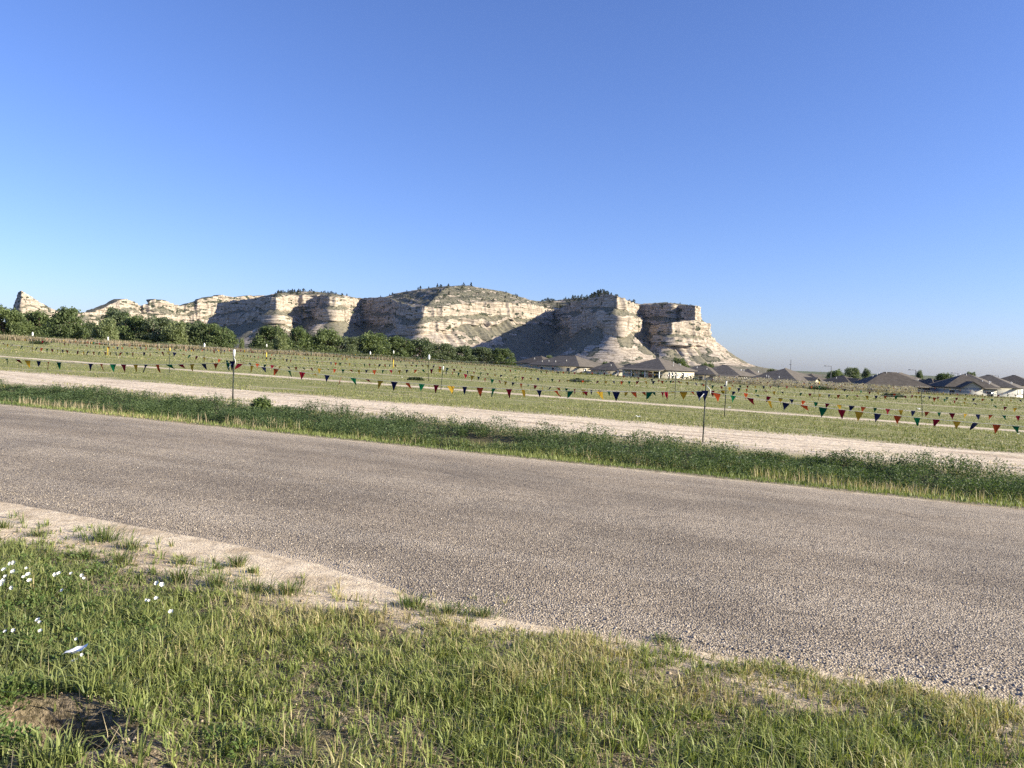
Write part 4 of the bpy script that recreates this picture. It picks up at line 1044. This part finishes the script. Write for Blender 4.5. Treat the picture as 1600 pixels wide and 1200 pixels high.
# ------------------------------------------------------------------ loose chips on the near half of the road
def chips(num, seed):
    r = np.random.default_rng(seed)
    ct = r.uniform(-9.5, 7.0, num); u = r.uniform(0, 1, num); lo = road_lo(ct)
    cn = lo - .25 + 3.6 * u ** 1.9
    x, y = ct * TD[0] + cn * ND[0], ct * TD[1] + cn * ND[1]
    ok = (np.abs(x / y) < 1.15); x, y, cn, ct = x[ok], y[ok], cn[ok], ct[ok]; n = len(x)
    f_ = (cn - road_lo(ct)) / 7.1; z = G(x, y) + .012 + .05 * np.clip(1 - (2 * np.clip(f_, 0, 1) - 1) ** 2, 0, 1) - .035 * (f_ < .03)
    big = 1 - sstep(.0, 1.0, cn - road_lo(ct)); right = sstep(-1.5, 2, ct)
    s = r.uniform(.0032, .0075, n) * (1 + 0.9 * big * (0.25 + .75 * right)); s = s * np.where(r.uniform(size=n) < .02, 1.7, 1)
    base = np.array([(1, 0, 0), (-.5, .87, 0), (-.5, -.87, 0), (.35, .5, .9), (.3, -.6, .8), (-.7, .05, .85)], float)
    V = base[None] * r.uniform(.6, 1.3, (n, 6, 3)); a = r.uniform(0, 6.28, n); c, sn = np.cos(a)[:, None], np.sin(a)[:, None]
    V = np.stack([V[..., 0] * c - V[..., 1] * sn, V[..., 0] * sn + V[..., 1] * c, V[..., 2] * r.uniform(.5, 1.0, n)[:, None] - .2], -1) * s[:, None, None]
    V += np.stack([x, y, z], -1)[:, None]
    T = np.array([(0, 3, 4), (0, 1, 3), (1, 5, 3), (1, 2, 5), (2, 4, 5), (2, 0, 4), (3, 5, 4)])
    k = r.uniform(0, 1, n) ** 1.3; col = mixc((.13, .108, .086), (.48, .41, .32), k); wh = r.uniform(size=n) < .05; col[wh] = (.58, .51, .42)
    return npmesh('loose_chips', V.reshape(-1, 3), (np.arange(n)[:, None, None] * 6 + T[None]).reshape(-1, 3), M['pebble'], col=np.repeat(col, 6, 0))


stuff(chips(84000, 131), 'loose stone chips along the near edge of the road', 'gravel')

# ------------------------------------------------------------------ posts and pennant lines
PCOL = [('navy', (0.008, 0.012, 0.042)), ('orange', (0.26, 0.045, 0.014)), ('green', (0.004, 0.075, 0.032)), ('crimson', (0.13, 0.007, 0.016)), ('yellow', (0.34, 0.215, 0.022))]
PMAT = []
for nm, c in PCOL:
    t = NT('pennant_' + nm); f = t.noise(t.n('ShaderNodeTexCoord').outputs['Object'], 9, 3)
    cc = t.mix(f, tuple(v * .8 for v in c), tuple(v * 1.15 for v in c)); t.base(cc); t.b.inputs['Roughness'].default_value = .95; t.b.inputs['Specular IOR Level'].default_value = .03
    tr = t.n('ShaderNodeBsdfTranslucent'); t.put(tr.inputs[0], cc); mx = t.n('ShaderNodeMixShader'); mx.inputs[0].default_value = .2
    t.t.links.new(t.b.outputs[0], mx.inputs[1]); t.t.links.new(tr.outputs[0], mx.inputs[2]); t.t.links.new(mx.outputs[0], t.out.inputs[0]); PMAT.append(t.m)
PM = {}
for ci in range(5):
    for v in range(6):
        q = np.random.default_rng(200 + v); W, Hh = .088, .215 * (1, 1, .95, .7, .5, .9)[v]
        blow = (0, .02, -.05, .06, .10, .03)[v]; twist = (0, .03, -.04, .08, .11, -.02)[v]
        P = []
        for i, f in enumerate((0, .33, .66, 1.0)):
            hw = W * (1 - f) + .002; cxo = twist * f ** 1.5; cyo = blow * f ** 1.3 * (1.5 if v > 2 else 1)
            P += [(cxo - hw, cyo + .012 * math.sin(5 * f + v), -Hh * f), (cxo + hw * (1 - .25 * (v > 2)), cyo - .014 * math.sin(4 * f + v), -Hh * f * (1 - .12 * (v == 3)))]
        PM[ci, v] = npmesh('pennant', P, np.array([(0, 1, 3, 2), (2, 3, 5, 4), (4, 5, 7, 6)]), PMAT[ci]).data
for o in [o for o in COL.objects if o.name.startswith('pennant') and o.parent is None and o.type == 'MESH']: bpy.data.objects.remove(o)


def post(x, y, h, label, tip=None, lean=0.0, w=0.028):
    o = thing('fence_post', label, 'post', (x, y, float(G(x, y))), random.uniform(-.4, .4), 'posts carrying the pennant lines')
    o.rotation_euler[1] = lean
    mb = MB(); mb.box((-w / 2, -.004, -.3), (w / 2, .004, h)); mb.box((-.004, .004, -.3), (.004, w, h))
    for z in np.arange(.15, h - .05, .09): mb.box((-.006, -.010, z), (.006, -.004, z + .03))
    mb.build('shaft', M['steel'], o)
    if tip == 'white': MB().box((-w * .62, -.014, h - .16), (w * .62, w * 1.1, h + .02)).build('tip', M['white'], o)
    elif tip == 'yellow': MB().box((-w * .62, -.014, h - .14), (w * .62, w * 1.1, h + .02)).build('tip', M['yellow_tip'], o)
    elif tip == 'jug':
        mb = MB(); mb.tube([(0, 0, h - .10), (0, 0, h - .06), (0, 0, h + .10), (0, 0, h + .16), (0, 0, h + .20)], [.035, .06, .06, .035, .015], 10); mb.build('white_jug', M['white'], o, True)
    elif tip == 'stake':
        MB().box((-.05, -.03, .0), (.05, -.012, h * .55)).build('yellow_stake', M['yellow_tip'], o); mb = MB(); mb.tube([(0, 0, h - .10), (0, 0, h + .12), (0, 0, h + .2)], [.055, .055, .02], 10); mb.build('white_jug', M['white'], o, True)
    return o


def pennant_line(posts, hs, sags, spacing, label, seed, cstart=0, scale=1.0, individual=True, zmin=0.05):
    """a cord slung from post to post with pennants hanging from it"""
    r = np.random.default_rng(seed); x0, y0 = posts[0]
    root = thing('pennant_line', label, 'pennant line', (x0, y0, float(G(x0, y0))), 0, 'pennant lines across the field'); rz0 = root.location.z
    path = []
    for i in range(len(posts) - 1):
        a, b = np.array(posts[i]), np.array(posts[i + 1]); L = np.linalg.norm(b - a)
        sg = sags[i] * r.uniform(.65, 1.35)
        for f in np.linspace(0, 1, 15)[(1 if i else 0):]:
            p = a + (b - a) * f; zc = (float(G(*a)) + hs[i]) * (1 - f) + (float(G(*b)) + hs[i + 1]) * f - sg * 4 * f * (1 - f)
            path.append((p[0], p[1], zc))
    P = np.array(path); d = np.concatenate([[0], np.cumsum(np.linalg.norm(np.diff(P, axis=0), axis=1))])
    rel = [tuple(q - np.array([x0, y0, rz0])) for q in P]
    MB().tube(rel, 0.005 if individual else .008, 4).build('cord', M['cord'], root)
    k = cstart; joint = []
    for s in np.arange(.15, d[-1], spacing):
        s2 = s + r.uniform(-.06, .06) * spacing; q = np.array([np.interp(s2, d, P[:, i]) for i in range(3)])
        i = min(np.searchsorted(d, s2), len(P) - 1); dv = P[i] - P[i - 1]; yaw = math.atan2(dv[1], dv[0]); tilt = math.atan2(dv[2], math.hypot(dv[0], dv[1]))
        v = int(r.choice(6, p=[.32, .2, .16, .12, .1, .1])); ci = k % 5; k += 1
        if v == 4 and ci == 0: v = 0
        if abs(q[0] / q[1]) > .82 or r.uniform() < .02: continue
        rot = (r.normal(0, .3), -tilt, yaw + r.normal(0, .42)); scl = scale * r.uniform(.78, 1.06); loc = q - np.array([x0, y0, rz0])
        if individual: link_mesh('pennant', PM[ci, v], root, loc, rot, (scl,) * 3)
        else: joint.append((ci, v, Matrix.Translation(loc) @ Matrix.Rotation(rot[2], 4, 'Z') @ Matrix.Rotation(rot[0], 4, 'X') @ Matrix.Scale(scl * .85, 4)))
    for ci in range(5):
        VV, FF = [], []
        for c2, v, mtx in joint:
            if c2 != ci: continue
            n0 = len(VV); VV += [tuple(mtx @ vv.co) for vv in PM[c2, v].vertices]; FF += [tuple(n0 + i for i in p.vertices) for p in PM[c2, v].polygons]
        if VV: stuff(npmesh('pennants', VV, np.array(FF), PMAT[ci], root))
    return root


# nearest line, along the dirt track
A = [(-18.6, 22.9), (-7.2, 19.8), (4.2, 16.7), (15.6, 13.6)]
pennant_line(A, [1.16, 1.10, 1.12, 1.05], [.28, .30, .28], .36, 'nearest pennant line, slung between the two tall posts along the dirt track', 301, 0)
for (x, y), h, l, tip, lab in ((A[1], 1.42, .01, 'white', 'near post with white tip in the ditch left of centre'), (A[2], 1.42, .015, None, 'tallest near dark post with white string ends, right of centre')):
    o = post(x, y, h, lab, tip, l)
    MB().tube([(.0, -.02, h - .30), (-.10, -.04, h - .42), (-.15, -.03, h - .50)], .008, 4).build('string_end', M['white'], o)
    MB().tube([(.02, -.02, h - .18), (.10, -.04, h - .27), (.08, -.04, h - .38)], .008, 4).build('string_end', M['white'], o)
    k = link_mesh('wrapped_pennant', PM[0, 0], o, (-.02, -.03, h - .28), (0, 0, .2), (.9, 1, 1.15))
post(A[0][0], A[0][1], 1.3, 'dark post carrying the left end of the nearest pennant line'); post(A[3][0], A[3][1], 1.3, 'dark post carrying the right end of the nearest pennant line')

B = [(-29.5, 42.0), (-16.3, 36.5), (-3.2, 34.6), (7.4, 26.6), (19.5, 23.6)]
pennant_line(B, [1.05, 1.0, .95, .92, .92], [.25, .3, .3, .28], .38, 'second pennant line from the road, behind the narrow path', 302, 2)
post(*B[1], 1.16, 'dark post with yellow tip left of the near left post', 'yellow'); post(*B[2], 1.05, 'thin dark post behind the crimson pennant at centre', 'white', .08)
post(*B[3], 1.22, 'dark green post with white top just right of the tallest near post', 'white', .02); post(B[0][0], B[0][1], 1.1, 'dark post carrying the left end of the second pennant line')
C = [(-38.5, 60.5), (-22.5, 56.0), (-4.8, 44.0), (8.3, 39.0), (19.3, 36.0), (31, 33)]
pennant_line(C, [1.0, 1.0, .95, .95, .95, .95], [.3, .3, .28, .28, .28], .42, 'third pennant line from the road', 303, 4)
post(*C[1], 1.25, 'post with a white jug on top left of the near left post', 'jug'); post(*C[2], 1.35, 'thin post with a round white cap near the centre of the field', 'jug'); post(*C[3], 1.25, 'thin dark post behind the nearest line left of the tallest post'); post(*C[4], 1.3, 'thin leaning post right of the big hipped roof', None, -.08)
D = [(-40, 72), (-27, 76.5), (-13.0, 70), (6.7, 55.5), (20, 50.0), (33, 46.5), (45, 43)]
pennant_line(D, [.95] * 7, [.3] * 6, .5, 'fourth pennant line across the middle of the field', 304, 1, 1.0)
post(-36.6, 58.5, 1.35, 'post with a white jug near the left edge', 'jug'); post(-32.7, 62.0, 1.3, 'post with a white jug and yellow stake below the far trees', 'stake'); post(-24.7, 77, 1.45, 'post with a white jug and yellow stake under the first tree of the second row', 'stake')
post(*D[2], 1.3, 'post with white cap right of the second tree row', 'jug'); post(-11.5, 74, 1.5, 'yellow stake with white cap at mid field', 'stake'); post(*D[3], 1.3, 'thin dark post in mid field below the left houses'); post(*D[4], 1.2, 'thin dark post with yellow top below the row of gables', 'yellow'); post(*D[5], 1.2, 'thin post in front of the house with the blue door', 'yellow')
for i, (pts, lab, cs) in enumerate(((([(-58, 92), (-40, 98), (-22, 92), (-4, 84), (12, 73), (26, 66), (42, 62), (58, 58)]), 'fifth pennant line, far across the field', 3), (([(-50, 108), (-30, 110), (-12, 106), (6, 97), (22, 88), (38, 82), (54, 78), (70, 74)]), 'sixth pennant line, far across the field', 0),
                                    (([(-45, 124), (-22, 126), (0, 120), (16, 110), (32, 100), (50, 95), (75, 92)]), 'farthest pennant line, just before the weeds', 2))):
    pennant_line(pts, [1.0] * len(pts), [.32] * (len(pts) - 1), .6, lab, 310 + i, cs, 1.0, individual=False)
    for j, (x, y) in enumerate(pts):
        if abs(x / y) < .68: post(x, y, 1.25, 'thin distant post of the %s pennant line' % ('fifth', 'sixth', 'farthest')[i], None, 0, .035)

# ------------------------------------------------------------------ flowers and litter in the verge
def flower_meshes():
    mb = MB(); n0 = 0; ring = []
    k = 20
    for i in range(k):
        a = 2 * math.pi * i / k; r_ = .0185 * (1 + .07 * math.cos(5 * a)); mb.v.append((r_ * math.cos(a), r_ * math.sin(a), .006 + .002 * math.sin(5 * a)))
    for i in range(k):
        a = 2 * math.pi * i / k; mb.v.append((.005 * math.cos(a), .005 * math.sin(a), -.006))
    for i in range(k): j = (i + 1) % k; mb.q.append((i, j, k + j, k + i))
    for i in range(k): pass
    p = mb.build('petals', M['petal'], None, True)
    c = MB(); c.tube([(0, 0, -.006), (0, 0, .0), (0, 0, .003)], [.005, .0055, .002], 8); cc = c.build('centre', M['pollen'], None, True)
    s = MB().tube([(0, 0, 0), (.004, 0, -.05), (0, .004, -.12)], [.0018, .0018, .002], 5).build('stem', M['stem'])
    r_ = []
    for o in (p, cc, s): r_.append(o.data); bpy.data.objects.remove(o)
    return r_


FM = flower_meshes()
for lab, pts in (('white round flower in the cluster at the left edge of the verge', [(6, 894, 1.1), (20, 896, 1.15), (21, 880, 1.1), (16, 884, 1.0), (5, 911, 1.1), (2, 917, 1.0), (18, 920, .9), (8, 905, .8)]), ('white flower in the trio right of the left edge cluster', [(44, 900, 1.1), (46, 909, 1.1), (37, 904, .9)]),
                 ('small white flower just above the white trio', [(41, 891, .7)]), ('white flower pair high on the grass above the dark clump', [(86, 899, 1.0), (92, 897, 1.0)]), ('small round white flower right of the flower pair', [(111, 897, .8)]), ('white flower at the grass edge by the sand', [(128, 900, .9), (131, 903, .7)]),
                 ('single white flower in dark grass below the flower pair', [(97, 924, .8)]), ('white flower pair beside the dark tuft on the sand', [(245, 910, 1.15), (253, 914, 1.1)]), ('small white flower below the pair beside the dark tuft', [(244, 933, .9)]), ('faint white flower left of the one below the pair', [(229, 936, .7), (233, 937, .6)]),
                 ('round white flower farthest right in the verge', [(267, 954, 1.05)]), ('drooping white flower in mid left grass', [(59, 965, 1.0), (62, 970, .7)]), ('tiny white flower low at the left', [(21, 981, .8), (8, 983, .7)]), ('tiny cream flower below the drooping flower', [(63, 984, .8)]), ('tiny white flower above the crumpled paper', [(119, 1000, .6), (128, 1030, .6)])):
    for px, py, sc in pts:
        h = .115; x, y = onground(px, py, h + .03); z = float(G(x, y)) + h
        o = thing('white_flower', lab, 'flower', (x, y, z), 0, 'white flowers in the verge grass')
        o.rotation_euler = (math.radians(random.uniform(28, 62)), math.radians(random.uniform(-12, 28)), random.uniform(-.4, .4)); o.scale = (sc * .66,) * 3
        link_mesh('petals', FM[0], o); link_mesh('centre', FM[1], o); link_mesh('stem', FM[2], o, rot=(-o.rotation_euler[0], 0, 0))

x, y = onground(117, 1045, .06)
o = thing('paper_scrap', 'crumpled white paper scrap caught in the grass at the left', 'litter', (x, y, float(G(x, y)) + .095), .2); o.scale = (1.25,) * 3
gx2, gy2 = np.meshgrid(np.linspace(-.038, .038, 9), np.linspace(-.022, .022, 6)); zz2 = .010 * fbm(gx2 * 40, gy2 * 40, s=5) + .30 * gx2 + .5 * np.abs(gy2)
npmesh('sheet', np.stack([gx2, gy2 * 1.0, zz2], -1).reshape(-1, 3), grid_faces(*gx2.shape), M['paper'], o)
npmesh('torn_flap', np.stack([gx2 * .4, gy2 * .5 - .02, zz2 * .6 - .028], -1).reshape(-1, 3), grid_faces(*gx2.shape), M['paper'], o)
for px, py, s, lab in ((997, 653, .07, 'white plastic scrap on the grass beside the dirt track'), (628, 591, .09, 'white scrap on the grass left of the white capped post'), (1140, 638, .06, 'white scrap beside the white topped green post'), (350, 574, .10, 'pale scrap on the narrow path left of the near post'), (1590, 680, .09, 'white scrap near the right edge of the field'), (1435, 640, .12, 'yellow white ribbon scrap by the leaning post')):
    x, y = onground(px, py); o = thing('plastic_scrap', lab, 'litter', (x, y, float(G(x, y)) + .02), random.uniform(-.5, .5), 'white scraps in the field')
    gx2, gy2 = np.meshgrid(np.linspace(-s, s, 6), np.linspace(-s * .5, s * .5, 4)); zz2 = s * .5 * fbm(gx2 * 12 / s * .1, gy2 * 12 / s * .1, s=int(px)) + .03
    npmesh('sheet', np.stack([gx2, gy2, zz2], -1).reshape(-1, 3), grid_faces(*gx2.shape), M['paper'], o)

# ------------------------------------------------------------------ thin summer haze
hz = NT('haze'); hv = hz.n('ShaderNodeVolumePrincipled')
hv.inputs['Color'].default_value = (0.55, 0.74, 1.0, 1); hv.inputs['Density'].default_value = 0.9e-5; hv.inputs['Anisotropy'].default_value = 0.2
hz.t.nodes.remove(hz.b); hz.t.links.new(hv.outputs[0], hz.out.inputs['Volume'])
hb = MB().box((-9000, -300, -60), (9000, 9000, 270)).build('haze', hz.m)
stuff(hb, 'thin pale blue haze softening the far bluffs', 'haze')
